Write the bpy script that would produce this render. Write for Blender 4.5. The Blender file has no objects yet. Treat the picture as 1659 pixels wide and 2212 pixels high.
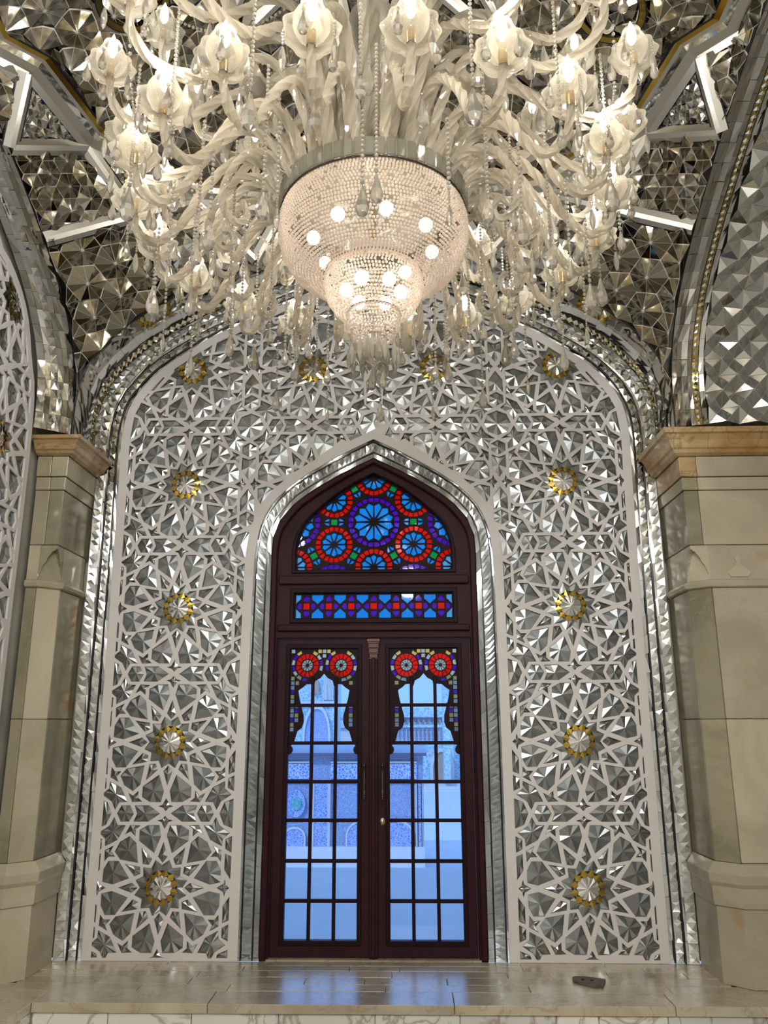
import bpy, bmesh, math, random
from mathutils import Vector, Matrix
from math import sin, cos, pi, sqrt, atan2, hypot

# ------------------------------------------------------------------ camera, sky, sun, exposure
SC = bpy.context.scene
FPX, IW, IH = 1750.0, 1659.0, 2212.0
CAM = Vector((0.234, -5.8, 1.485))
PITCH, YAW, ROLL = 0.2564, 0.02677, 0.0028
cd = bpy.data.cameras.new('camera'); cam = bpy.data.objects.new('camera', cd)
SC.collection.objects.link(cam)
cd.sensor_fit = 'VERTICAL'; cd.sensor_height = 36.0; cd.lens = FPX / IH * 36.0
cd.clip_start = 0.05; cd.clip_end = 400
CR = Matrix.Rotation(YAW, 3, 'Z') @ Matrix.Rotation(pi/2 + PITCH, 3, 'X') @ Matrix.Rotation(-ROLL, 3, 'Z')
cam.matrix_world = Matrix.Translation(CAM) @ CR.to_4x4()
SC.camera = cam
W = bpy.data.worlds.new('sky'); SC.world = W; W.use_nodes = True
bg = W.node_tree.nodes['Background']
bg.inputs[0].default_value = (0.40, 0.66, 1.0, 1); bg.inputs[1].default_value = 1.5
sl = bpy.data.lights.new('sun', 'SUN'); sl.energy = 1.7; sl.angle = 0.01; sl.color = (1.0, 0.97, 0.9)
sun = bpy.data.objects.new('sun', sl); SC.collection.objects.link(sun)
sun.rotation_euler = (math.radians(52), 0, math.radians(-28))     # from over the roof onto the court
SC.view_settings.view_transform = 'Standard'; SC.view_settings.look = 'None'
SC.view_settings.gamma = 1.0; SC.view_settings.use_curve_mapping = False
SC.view_settings.exposure = 0.2
cy = SC.cycles
cy.use_denoising = True
cy.max_bounces = 7; cy.diffuse_bounces = 3; cy.glossy_bounces = 4; cy.transmission_bounces = 4
cy.transparent_max_bounces = 12; cy.adaptive_threshold = 0.04; cy.caustics_reflective = False; cy.caustics_refractive = False
cy.sample_clamp_indirect = 6.0; cy.sample_clamp_direct = 0

def hall_light(name, loc, watt, radius, col):
    l = bpy.data.lights.new(name, 'POINT'); l.energy = watt; l.shadow_soft_size = radius; l.color = col
    o = bpy.data.objects.new(name, l); o.location = loc; SC.collection.objects.link(o)
WARM = (1.0, 0.97, 0.925)
hall_light('hall_fill_light', (0.3, -8.2, 3.9), 440, 0.25, WARM)  # unseen fill lights added behind the camera, standing in for the next bay's chandelier
hall_light('hall_fill_light', (-1.5, -6.6, 4.3), 120, 0.12, WARM)
hall_light('hall_fill_light', (1.7, -6.8, 4.3), 120, 0.12, WARM)

# ------------------------------------------------------------------ pixels of the photograph to rays
def ray(px, py):
    return CR @ Vector(((px - 829.5) / FPX, (1106.0 - py) / FPX, -1.0))
def atY(px, py, Y):
    d = ray(px, py); return CAM + d * ((Y - CAM.y) / d.y)
def atX(px, py, X):
    d = ray(px, py); return CAM + d * ((X - CAM.x) / d.x)
def atZ(px, py, Z):
    d = ray(px, py); return CAM + d * ((Z - CAM.z) / d.z)
def wz(py, Y=0.0, px=810):
    return atY(px, py, Y).z

# ------------------------------------------------------------------ materials
def new_mat(name):
    m = bpy.data.materials.new(name); m.use_nodes = True
    nt = m.node_tree; nt.nodes.clear()
    out = nt.nodes.new('ShaderNodeOutputMaterial')
    return m, nt, out
def principled(name, col, rough=0.5, metal=0.0, spec=0.5, noise=None, bump=None):
    m, nt, out = new_mat(name)
    b = nt.nodes.new('ShaderNodeBsdfPrincipled')
    b.inputs['Base Color'].default_value = (*col, 1); b.inputs['Roughness'].default_value = rough
    b.inputs['Metallic'].default_value = metal; b.inputs['Specular IOR Level'].default_value = spec
    nt.links.new(b.outputs[0], out.inputs[0])
    if noise:
        sc_, amt, col2 = noise
        tc = nt.nodes.new('ShaderNodeTexCoord'); n = nt.nodes.new('ShaderNodeTexNoise')
        n.inputs['Scale'].default_value = sc_; n.inputs['Detail'].default_value = 6
        r = nt.nodes.new('ShaderNodeValToRGB')
        r.color_ramp.elements[0].position = 0.5 - amt; r.color_ramp.elements[1].position = 0.5 + amt
        r.color_ramp.elements[0].color = (*col, 1); r.color_ramp.elements[1].color = (*col2, 1)
        nt.links.new(tc.outputs['Object'], n.inputs['Vector']); nt.links.new(n.outputs[0], r.inputs[0])
        nt.links.new(r.outputs[0], b.inputs['Base Color'])
    if bump:
        tc = nt.nodes.new('ShaderNodeTexCoord'); n = nt.nodes.new('ShaderNodeTexNoise')
        n.inputs['Scale'].default_value = bump[0]; n.inputs['Detail'].default_value = 4
        bp = nt.nodes.new('ShaderNodeBump'); bp.inputs['Strength'].default_value = bump[1]; bp.inputs['Distance'].default_value = 0.01
        nt.links.new(tc.outputs['Object'], n.inputs['Vector']); nt.links.new(n.outputs[0], bp.inputs['Height'])
        nt.links.new(bp.outputs[0], b.inputs['Normal'])
    return m
def marble(name, c1, c2, c3, scale=2.0, rough=0.22, vein=0.06, stain=None):
    """onyx: cloudy mix of two colours, thin veins of a third, optional brown stains"""
    m, nt, out = new_mat(name)
    N = nt.nodes.new; L = nt.links.new
    b = N('ShaderNodeBsdfPrincipled'); b.inputs['Roughness'].default_value = rough; b.inputs['Specular IOR Level'].default_value = 0.9
    tc = N('ShaderNodeTexCoord'); geo = N('ShaderNodeNewGeometry')
    n1 = N('ShaderNodeTexNoise'); n1.inputs['Scale'].default_value = scale; n1.inputs['Detail'].default_value = 7; n1.inputs['Distortion'].default_value = 0.9
    L(geo.outputs['Position'], n1.inputs['Vector'])
    r1 = N('ShaderNodeValToRGB'); e = r1.color_ramp.elements
    e[0].position = 0.36; e[0].color = (*c1, 1); e[1].position = 0.64; e[1].color = (*c2, 1)
    L(n1.outputs[0], r1.inputs[0])
    n2 = N('ShaderNodeTexNoise'); n2.inputs['Scale'].default_value = scale * 1.7; n2.inputs['Detail'].default_value = 8; n2.inputs['Distortion'].default_value = 1.6
    L(geo.outputs['Position'], n2.inputs['Vector'])
    r2 = N('ShaderNodeValToRGB'); e = r2.color_ramp.elements
    e[0].position = 0.5 - vein * 0.35; e[0].color = (0, 0, 0, 1); e[1].position = 0.5; e[1].color = (1, 1, 1, 1)
    x = e.new(0.5 + vein * 0.35); x.color = (0, 0, 0, 1)
    L(n2.outputs[0], r2.inputs[0])
    mul = N('ShaderNodeMath'); mul.operation = 'MULTIPLY'; mul.inputs[1].default_value = 0.30 if 'onyx' in name and 'brown' not in name else 0.55
    L(r2.outputs[0], mul.inputs[0])
    mx = N('ShaderNodeMixRGB'); mx.inputs[2].default_value = (*c3, 1)
    L(mul.outputs[0], mx.inputs[0]); L(r1.outputs[0], mx.inputs[1])
    last = mx
    if stain:
        n3 = N('ShaderNodeTexNoise'); n3.inputs['Scale'].default_value = stain[1]; n3.inputs['Detail'].default_value = 5; n3.inputs['Distortion'].default_value = 1.2
        mp = N('ShaderNodeMapping'); mp.inputs['Location'].default_value = (3.1, 1.7, 0.4)
        L(geo.outputs['Position'], mp.inputs[0]); L(mp.outputs[0], n3.inputs['Vector'])
        r3 = N('ShaderNodeValToRGB'); e = r3.color_ramp.elements
        e[0].position = stain[2]; e[0].color = (0, 0, 0, 1); e[1].position = stain[2] + 0.1; e[1].color = (1, 1, 1, 1)
        L(n3.outputs[0], r3.inputs[0])
        m2 = N('ShaderNodeMixRGB'); m2.inputs[2].default_value = (*stain[0], 1)
        L(r3.outputs[0], m2.inputs[0]); L(mx.outputs[0], m2.inputs[1]); last = m2
    if name == 'ledge_marble': b.inputs['Coat Weight'].default_value = 1.0; b.inputs['Coat IOR'].default_value = 1.75; b.inputs['Coat Roughness'].default_value = 0.27
    oi = N('ShaderNodeObjectInfo'); hv = N('ShaderNodeHueSaturation')
    mr = N('ShaderNodeMapRange'); mr.inputs['To Min'].default_value = 0.8; mr.inputs['To Max'].default_value = 1.18
    L(oi.outputs['Random'], mr.inputs[0]); L(mr.outputs[0], hv.inputs['Value']); L(last.outputs[0], hv.inputs['Color'])
    L(hv.outputs[0], b.inputs['Base Color']); L(b.outputs[0], out.inputs[0])
    return m
def emit(name, col, s):
    m, nt, out = new_mat(name); e = nt.nodes.new('ShaderNodeEmission')
    e.inputs[0].default_value = (*col, 1); e.inputs[1].default_value = s
    nt.links.new(e.outputs[0], out.inputs[0]); return m
def crystal(name, tint, body, clear, rough, refract=0.0, rim=0.95):
    """cut glass: part clear (or refracting), part milky light scattering, bright gloss"""
    m, nt, out = new_mat(name); N = nt.nodes.new; L = nt.links.new
    if refract:
        tr = N('ShaderNodeBsdfGlass'); tr.inputs['Color'].default_value = (*tint, 1); tr.inputs['Roughness'].default_value = 0.0; tr.inputs['IOR'].default_value = 1.52
    else:
        tr = N('ShaderNodeBsdfTransparent'); tr.inputs[0].default_value = (*tint, 1)
    tl = N('ShaderNodeBsdfTranslucent'); tl.inputs[0].default_value = (*body, 1)
    pb = N('ShaderNodeBsdfPrincipled'); pb.inputs['Base Color'].default_value = (*body, 1); pb.inputs['Roughness'].default_value = rough
    pb.inputs['Specular IOR Level'].default_value = 1.0; pb.inputs['IOR'].default_value = 1.7
    m1 = N('ShaderNodeMixShader'); m1.inputs[0].default_value = 0.5
    L(tl.outputs[0], m1.inputs[1]); L(pb.outputs[0], m1.inputs[2])
    m2 = N('ShaderNodeMixShader'); L(tr.outputs[0], m2.inputs[1]); L(m1.outputs[0], m2.inputs[2])
    if refract: m2.inputs[0].default_value = 1 - clear
    else:
        fr = N('ShaderNodeLayerWeight'); fr.inputs[0].default_value = 0.35
        mr = N('ShaderNodeMapRange'); mr.inputs['To Min'].default_value = 1 - clear; mr.inputs['To Max'].default_value = rim
        L(fr.outputs['Facing'], mr.inputs[0]); L(mr.outputs[0], m2.inputs[0])
    L(m2.outputs[0], out.inputs[0]); return m
def pane_mat(name, col, diffuse=0.0, gloss=0.03):
    m, nt, out = new_mat(name); N = nt.nodes.new; L = nt.links.new
    tr = N('ShaderNodeBsdfTransparent'); tr.inputs[0].default_value = (*col, 1)
    tl = N('ShaderNodeBsdfTranslucent'); tl.inputs[0].default_value = (*col, 1)
    gl = N('ShaderNodeBsdfGlossy'); gl.inputs['Roughness'].default_value = 0.03
    m1 = N('ShaderNodeMixShader'); m1.inputs[0].default_value = diffuse
    L(tr.outputs[0], m1.inputs[1]); L(tl.outputs[0], m1.inputs[2])
    m2 = N('ShaderNodeMixShader'); m2.inputs[0].default_value = gloss
    L(m1.outputs[0], m2.inputs[1]); L(gl.outputs[0], m2.inputs[2]); L(m2.outputs[0], out.inputs[0]); return m

MIR = principled('mirror_glass', (0.80, 0.81, 0.79), 0.035, 1.0)
MIR2 = principled('mirror_glass_worn', (0.66, 0.67, 0.64), 0.10, 1.0)
MIRL = principled('lattice_mirror', (0.31, 0.33, 0.335), 0.19, 1.0)
MIRL2 = principled('lattice_mirror_dull', (0.29, 0.31, 0.32), 0.30, 1.0)
MIRK = principled('mirror_dim_reflection', (0.235, 0.215, 0.165), 0.04, 1.0)  # darkness of the dim hall's reflection put into the mirror colour
MIRK2 = principled('mirror_olive_reflection', (0.30, 0.265, 0.19), 0.05, 1.0)  # olive of the reflected hall put into the mirror colour
MIRC = principled('mirror_daylight_reflection', (0.40, 0.44, 0.47), 0.07, 1.0)  # grey-blue of reflected daylight put into the mirror colour
MIRB = principled('mirror_band_glass', (0.70, 0.725, 0.72), 0.07, 1.0)
RIBM = principled('rib_mirror', (0.74, 0.73, 0.68), 0.30, 1.0)
MIRW = principled('mirror_glass_warm', (0.42, 0.40, 0.35), 0.05, 1.0)
GOLD = principled('gold_mirror', (0.56, 0.38, 0.07), 0.12, 1.0)
BLACK = principled('black_glass_line', (0.006, 0.008, 0.016), 0.15)
PLAST = principled('white_plaster', (0.76, 0.725, 0.70), 0.75, noise=(7, 0.3, (0.71, 0.675, 0.655)), bump=(40, 0.15))
GROUT = principled('mirror_grout', (0.66, 0.63, 0.54), 0.7)
HALLW = principled('hall_plaster', (0.55, 0.53, 0.48), 0.7, noise=(1.2, 0.2, (0.20, 0.19, 0.165)))
HALLF = principled('hall_floor', (0.48, 0.47, 0.44), 0.25, noise=(0.8, 0.2, (0.33, 0.32, 0.30)))
ONYX = marble('onyx_green', (0.24, 0.225, 0.14), (0.40, 0.36, 0.245), (0.52, 0.40, 0.24), 1.9, 0.18, 0.05, ((0.36, 0.22, 0.085), 1.5, 0.61))
ONYXL = marble('onyx_pale', (0.40, 0.355, 0.25), (0.54, 0.48, 0.36), (0.50, 0.34, 0.17), 1.5, 0.2, 0.05, ((0.44, 0.27, 0.10), 1.4, 0.63))
ONYXB = marble('onyx_brown', (0.34, 0.19, 0.065), (0.52, 0.38, 0.20), (0.20, 0.10, 0.04), 2.6, 0.22, 0.09, ((0.16, 0.07, 0.03), 2.3, 0.66))
FLOORM = marble('ledge_marble', (0.42, 0.345, 0.215), (0.58, 0.50, 0.36), (0.28, 0.18, 0.08), 2.2, 0.27, 0.05)
RISER = marble('riser_marble', (0.72, 0.69, 0.62), (0.82, 0.78, 0.70), (0.13, 0.06, 0.02), 1.6, 0.25, 0.10, ((0.10, 0.05, 0.02), 3.0, 0.66))
WOOD = principled('mahogany', (0.042, 0.011, 0.016), 0.5, spec=0.15, noise=(9, 0.25, (0.026, 0.007, 0.010)))
WOODD = principled('dark_mahogany', (0.016, 0.005, 0.008), 0.5, spec=0.12)
METAL = principled('handle_metal', (0.10, 0.085, 0.07), 0.35, 0.9)
BRASS = principled('brass', (0.55, 0.36, 0.12), 0.25, 1.0)
LOCK = principled('lock_brass', (0.62, 0.56, 0.42), 0.3, 0.9)
CRY = crystal('cut_crystal', (0.99, 0.97, 0.93), (0.88, 0.83, 0.72), 0.62, 0.05, refract=1)
CRYA = crystal('twisted_crystal', (0.97, 0.94, 0.87), (0.88, 0.81, 0.67), 0.36, 0.05, refract=1)
CRYP = crystal('rim_crystal', (0.80, 0.80, 0.74), (0.36, 0.35, 0.29), 0.3, 0.05)
CRYS = crystal('shade_crystal', (0.98, 0.97, 0.93), (0.88, 0.83, 0.72), 0.84, 0.04, rim=.85)
BEAD = crystal('bead_crystal', (0.97, 0.94, 0.90), (0.90, 0.82, 0.73), 0.25, 0.08)
BULB = emit('bulb_glow', (1.0, 0.94, 0.85), 6.0)
LED = emit('bowl_lamp_glow', (1.0, 0.93, 0.87), 14.0)

COL = SC.collection
def link(o, parent=None):
    COL.objects.link(o)
    if parent is not None: o.parent = parent
    return o
def mk(name, verts, faces, mats, parent=None, smooth=False, midx=None):
    me = bpy.data.meshes.new(name); me.from_pydata([tuple(v) for v in verts], [], faces)
    for m in (mats if isinstance(mats, (list, tuple)) else [mats]): me.materials.append(m)
    if midx: me.polygons.foreach_set('material_index', midx)
    if smooth: me.polygons.foreach_set('use_smooth', [True] * len(me.polygons))
    me.update()
    return link(bpy.data.objects.new(name, me), parent)
def inst(name, me, parent, mw=None):
    o = link(bpy.data.objects.new(name, me), parent)
    if mw is not None: o.matrix_local = mw
    return o
def empty(name, loc=(0, 0, 0), parent=None):
    o = bpy.data.objects.new(name, None); o.empty_display_size = 0.05; o.location = loc
    return link(o, parent)
def tag(o, label=None, cat=None, group=None, kind=None):
    if label: o['label'] = label
    if cat: o['category'] = cat
    if group: o['group'] = group
    if kind: o['kind'] = kind
    return o
class MB:
    """collects boxes, prisms, tubes ... into one mesh"""
    def __init__(s): s.v = []; s.f = []; s.m = []
    def add(s, vs, fs, mi=0):
        n = len(s.v); s.v += [Vector(v) for v in vs]
        for f in fs: s.f.append([i + n for i in f]); s.m.append(mi)
    def box(s, x0, x1, y0, y1, z0, z1, mi=0, bev=0.0):
        if bev > 0:
            b = bev
            P = [(x0, x1, y0 + b, y1 - b, z0 + b, z1 - b), (x0 + b, x1 - b, y0, y1, z0 + b, z1 - b), (x0 + b, x1 - b, y0 + b, y1 - b, z0, z1)]
            bm = bmesh.new()
            for a in P:
                for X in a[0:2]:
                    for Y in a[2:4]:
                        for Z in a[4:6]: bm.verts.new((X, Y, Z))
            r = bmesh.ops.convex_hull(bm, input=bm.verts)
            bm.verts.index_update()
            s.add([v.co.copy() for v in bm.verts], [[v.index for v in f.verts] for f in bm.faces], mi); bm.free(); return
        s.add([(x0, y0, z0), (x1, y0, z0), (x1, y1, z0), (x0, y1, z0), (x0, y0, z1), (x1, y0, z1), (x1, y1, z1), (x0, y1, z1)],
              [(0, 3, 2, 1), (4, 5, 6, 7), (0, 1, 5, 4), (1, 2, 6, 5), (2, 3, 7, 6), (3, 0, 4, 7)], mi)
    def prism(s, poly, fn0, fn1, mi=0):
        """side walls and caps between two images of a 2-D polygon"""
        n = len(poly); a = [fn0(p) for p in poly]; b = [fn1(p) for p in poly]
        s.add(a + b, [list(range(n))[::-1], [i + n for i in range(n)]] + [(i, (i + 1) % n, (i + 1) % n + n, i + n) for i in range(n)], mi)
    def tube(s, pts, rad, n=8, mi=0, lobes=0, amp=0.0, twist=0.0):
        pts = [Vector(p) for p in pts]; m = len(pts)
        up = Vector((0.123, 0.3, 1)); base = len(s.v)
        for i, p in enumerate(pts):
            t = (pts[min(i + 1, m - 1)] - pts[max(i - 1, 0)]).normalized()
            if i == 0:
                a = t.cross(up); a = (a if a.length > 1e-4 else t.cross(Vector((1, 0, 0)))).normalized()
            else: a = (a - t * a.dot(t)).normalized()
            b = t.cross(a); r = rad[i] if isinstance(rad, (list, tuple)) else rad
            for k in range(n):
                th = 2 * pi * k / n + twist * i
                rr = r * (1 + amp * (1 if k % 2 else -1)) if lobes else r
                s.v.append(p + (a * cos(th) + b * sin(th)) * rr)
        for i in range(m - 1):
            for k in range(n):
                k2 = (k + 1) % n
                s.f.append([base + i * n + k, base + i * n + k2, base + (i + 1) * n + k2, base + (i + 1) * n + k]); s.m.append(mi)
        s.f.append([base + k for k in range(n)][::-1]); s.m.append(mi)
        s.f.append([base + (m - 1) * n + k for k in range(n)]); s.m.append(mi)
    def lathe(s, prof, n=12, c=(0, 0, 0), mi=0, lobes=0, amp=0.0):
        base = len(s.v); c = Vector(c)
        for r, z in prof:
            for k in range(n):
                th = 2 * pi * k / n
                rr = r * (1 + (amp * cos(lobes * th) if lobes else 0))
                s.v.append(c + Vector((rr * cos(th), rr * sin(th), z)))
        for i in range(len(prof) - 1):
            for k in range(n):
                k2 = (k + 1) % n
                s.f.append([base + i * n + k, base + i * n + k2, base + (i + 1) * n + k2, base + (i + 1) * n + k]); s.m.append(mi)
    def build(s, name, mats, parent=None, smooth=False):
        return mk(name, s.v, s.f, mats, parent, smooth, s.m if any(s.m) else None)
    def mesh(s, name, mats, smooth=False):
        o = s.build(name, mats, None, smooth); me = o.data; bpy.data.objects.remove(o); return me

# ------------------------------------------------------------------ 2-D helpers
def smooth_path(pts, n):
    """resample a polyline through Catmull-Rom, n points"""
    P = [Vector(p) for p in pts]; out = []
    for i in range(len(P) - 1):
        a = P[max(i - 1, 0)]; b = P[i]; c = P[i + 1]; d = P[min(i + 2, len(P) - 1)]
        for k in range(16):
            t = k / 16
            out.append(0.5 * ((2 * b) + (c - a) * t + (2 * a - 5 * b + 4 * c - d) * t * t + (3 * b - a - 3 * c + d) * t ** 3))
    out.append(P[-1].copy())
    return resample(out, n)
def resample(P, n):
    L = [0.0]
    for a, b in zip(P, P[1:]): L.append(L[-1] + (b - a).length)
    res = []; j = 0
    for i in range(n):
        t = L[-1] * i / (n - 1)
        while j < len(P) - 2 and L[j + 1] < t: j += 1
        seg = L[j + 1] - L[j]
        res.append(P[j].lerp(P[j + 1], (t - L[j]) / seg if seg > 1e-9 else 0))
    return res
def inside(p, poly):
    x, y = p[0], p[1]; r = False; n = len(poly); j = n - 1
    for i in range(n):
        a = poly[i]; b = poly[j]
        if (a[1] > y) != (b[1] > y) and x < (b[0] - a[0]) * (y - a[1]) / (b[1] - a[1]) + a[0]: r = not r
        j = i
    return r
def nearest(p, poly, closed=True):
    best = (1e9, None, None); p = Vector((p[0], p[1])); n = len(poly)
    for i in range(n if closed else n - 1):
        a = Vector(poly[i]); b = Vector(poly[(i + 1) % n]); d = b - a; L2 = d.length_squared
        if L2 < 1e-12: continue
        t = max(0, min(1, (p - a).dot(d) / L2)); q = a + d * t; e = (p - q).length
        if e < best[0]: best = (e, q, d.normalized())
    return best
def clip(poly, q, n):
    """keep the side n of the line through q"""
    out = []; m = len(poly)
    for i in range(m):
        a = Vector(poly[i]); b = Vector(poly[(i + 1) % m]); da = (a - q).dot(n); db = (b - q).dot(n)
        if da >= 0: out.append(a)
        if (da >= 0) != (db >= 0): out.append(a.lerp(b, da / (da - db)))
    return out
def area(poly):
    return 0.5 * sum(poly[i][0] * poly[(i + 1) % len(poly)][1] - poly[(i + 1) % len(poly)][0] * poly[i][1] for i in range(len(poly)))
def centroid(poly):
    A = 0; cx_ = 0; cy_ = 0; n = len(poly)
    for i in range(n):
        a = poly[i]; b = poly[(i + 1) % n]; w = a[0] * b[1] - b[0] * a[1]; A += w; cx_ += (a[0] + b[0]) * w; cy_ += (a[1] + b[1]) * w
    if abs(A) < 1e-12: return Vector((sum(p[0] for p in poly) / n, sum(p[1] for p in poly) / n))
    return Vector((cx_ / (3 * A), cy_ / (3 * A)))
def inset(poly, d):
    """shrink a small polygon towards its centre by about d"""
    c = centroid(poly); out = []
    for p in poly:
        v = Vector(p) - c; L = v.length
        out.append(c + v * max(0.15, (L - d) / L) if L > 1e-6 else c)
    return out
def fill2d(loops, depth, bevel=0.0):
    """flat region with holes, given depth: returns verts (x, y, +-depth) and faces"""
    cu = bpy.data.curves.new('tmp', 'CURVE'); cu.dimensions = '2D'; cu.fill_mode = 'BOTH'; cu.extrude = depth
    cu.bevel_depth = bevel; cu.bevel_resolution = 0; cu.offset = -bevel
    for lp in loops:
        sp = cu.splines.new('POLY'); sp.points.add(len(lp) - 1)
        for i, p in enumerate(lp): sp.points[i].co = (p[0], p[1], 0, 1)
        sp.use_cyclic_u = True
    o = bpy.data.objects.new('tmp', cu); COL.objects.link(o)
    dg = bpy.context.evaluated_depsgraph_get(); me = bpy.data.meshes.new_from_object(o.evaluated_get(dg))
    v = [p.co.copy() for p in me.vertices]; f = [list(p.vertices) for p in me.polygons]
    bpy.data.objects.remove(o); bpy.data.curves.remove(cu); bpy.data.meshes.remove(me)
    return v, f
def board(name, loops, y, depth, mat, parent, bevel=0.0):
    """2-D region in (x, z), front face at y, thickness depth"""
    v, f = fill2d(loops, max(depth / 2 - bevel, 0.0001), bevel)
    return mk(name, [(p.x, y + depth / 2 - p.z, p.y) for p in v], f, mat, parent)
RND = random.Random(7)

# ------------------------------------------------------------------ the main arch and the door arch
HB = 2.10                     # half the bay
YA = -0.50                    # plane of the arch that carries the vault over the main wall
BC = Vector((0.0, YA - HB))   # centre of the bay in plan
def sym(half):                # right half base -> apex, mirrored into a full path from left base to right base
    L = [Vector((-p.x, p.y)) for p in half]
    return L + [p for p in half[::-1]][1:]
inner_half = smooth_path([(1.905, 0.0), (1.905, 1.7), (1.92, 3.2), (1.925, 3.6), (1.89, 3.84), (1.82, 3.98), (1.71, 4.12), (1.56, 4.25), (1.37, 4.38), (1.26, 4.45), (0.7, 4.73), (0, 5.02)], 60)
outer_half = smooth_path([(2.10, 0.0), (2.10, 1.7), (2.10, 3.3), (2.105, 3.70), (2.05, 3.96), (1.91, 4.17), (1.71, 4.36), (1.46, 4.52), (1.21, 4.65), (0.7, 4.88), (0, 5.10)], 60)
INNER = sym(inner_half); OUTER = sym(outer_half)
frame_px = [(578, 1201), (579.6, 1171), (587, 1138), (605, 1105), (635, 1075), (680.5, 1041.5), (741, 1007), (799.6, 975)]
def half_from_px(px, Y, foot):
    pts = []
    for a, b in px:
        p = atY(a, b, Y); pts.append((abs(p.x), p.z))
    pts[-1] = (0.0, pts[-1][1])
    return [(foot, 0.0), (foot, 1.2)] + pts
door_half = smooth_path([(0.748, 0), (0.748, 1.4), (0.748, 2.55), (0.748, 2.72), (0.74, 2.83), (0.705, 2.94), (0.64, 3.02), (0.58, 3.09), (0.44, 3.19), (0.23, 3.315), (0, 3.43)], 48)
DOOR = sym(door_half)
mir_half = smooth_path([(0.880, 0), (0.880, 1.4), (0.872, 2.55), (0.86, 2.75), (0.835, 2.90), (0.775, 3.04), (0.70, 3.135), (0.57, 3.25), (0.37, 3.38), (0.18, 3.485), (0, 3.575)], 48)
MIRD = sym(mir_half)

# ------------------------------------------------------------------ the twelve-point strapwork lattice
# openings of one quarter of a cell, traced on the photograph (crop pixels) and brought to a square
Oc, Mu, Mr, Cc = Vector((90, 1465)), Vector((145, 185)), Vector((1440, 1450)), Vector((1490, 195))
def cell_uv(p):
    """inverse bilinear to [0,1]^2"""
    u, v = 0.5, 0.5; p = Vector(p)
    for _ in range(12):
        q = Oc * (1 - u) * (1 - v) + Mr * u * (1 - v) + Mu * (1 - u) * v + Cc * u * v
        du = (Mr - Oc) * (1 - v) + (Cc - Mu) * v; dv = (Mu - Oc) * (1 - u) + (Cc - Mr) * u
        r = p - q; det = du.x * dv.y - du.y * dv.x
        u += (r.x * dv.y - r.y * dv.x) / det; v += (du.x * r.y - du.y * r.x) / det
    return Vector((u, v))
traced = {
 'petal75': [(245, 395), (455, 400), (605, 480), (595, 660), (290, 865), (195, 580)],
 'petal45': [(795, 592), (965, 690), (1045, 850), (930, 975), (588, 1035), (660, 705)],
 'kite60': [(540, 785), (480, 1052), (365, 1065), (325, 965)],
 'sidestar': [(615, 402), (800, 397), (880, 545), (785, 495), (690, 578), (700, 465)],
 'arrow': [(262, 185), (480, 50), (755, 50), (690, 185), (745, 320), (470, 320)],
 'hexagon': [(770, 187), (850, 52), (1005, 50), (1082, 187), (1010, 320), (850, 318)],
 'bird': [(1135, 262), (1205, 410), (1395, 525), (1265, 622), (1252, 748), (1035, 640), (1000, 575), (905, 400), (1062, 397)],
 'kite90': [(130, 690), (205, 930), (120, 1030), (40, 930)],
 'star4': [(138, 235), (185, 292), (285, 312), (195, 335), (138, 445), (85, 335), (0, 312), (95, 290)],
}
T = {k: [cell_uv(p) for p in v] for k, v in traced.items()}
def sw(poly): return [Vector((p.y, p.x)) for p in poly]
cellpolys = []
def addd(kind, poly, syms):
    for sx, sy, s_ in syms:
        q = sw(poly) if s_ else poly
        q = [Vector((p.x * sx, p.y * sy)) for p in q]
        cellpolys.append((kind, q))
ALL8 = [(sx, sy, s_) for sx in (1, -1) for sy in (1, -1) for s_ in (0, 1)]
Q4 = [(sx, sy, 0) for sx in (1, -1) for sy in (1, -1)]
for k in ('petal75', 'kite60', 'sidestar'): addd(k, T[k], ALL8)
addd('petal45', T['petal45'], Q4)
addd('bird', T['bird'], Q4)
k9 = T['kite90']; w = (abs(k9[1].x) + abs(k9[3].x)) / 2; zz = (k9[1].y + k9[3].y) / 2
k9 = [Vector((0, k9[0].y)), Vector((w, zz)), Vector((0, k9[2].y)), Vector((-w, zz))]
s4 = T['star4']
s4 = [Vector((0, s4[0].y)), Vector((0.035, (s4[1].y + s4[7].y) / 2)), Vector((0.105, (s4[2].y + s4[6].y) / 2)), Vector((0.045, (s4[3].y + s4[5].y) / 2)), Vector((0, s4[4].y)),
      Vector((-0.045, (s4[3].y + s4[5].y) / 2)), Vector((-0.105, (s4[2].y + s4[6].y) / 2)), Vector((-0.035, (s4[1].y + s4[7].y) / 2))]
AX4 = [(1, 1, 0), (1, -1, 0), (1, 1, 1), (-1, 1, 1)]
addd('kite', k9, AX4); addd('star4', s4, AX4)
ar = T['arrow']; hx = T['hexagon']
def flat1(poly, pairs):   # make symmetric about v = 1
    q = [p.copy() for p in poly]
    for i, j in pairs:
        if i == j: q[i].y = 1.0
        else:
            d = ((poly[i].y - 1) - (poly[j].y - 1)) / 2; m = (poly[i].x + poly[j].x) / 2
            q[i] = Vector((m, 1 + d)); q[j] = Vector((m, 1 - d))
    return q
ar = flat1(ar, [(0, 0), (1, 5), (2, 4), (3, 3)]); hx = flat1(hx, [(0, 0), (1, 5), (2, 4), (3, 3)])
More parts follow.
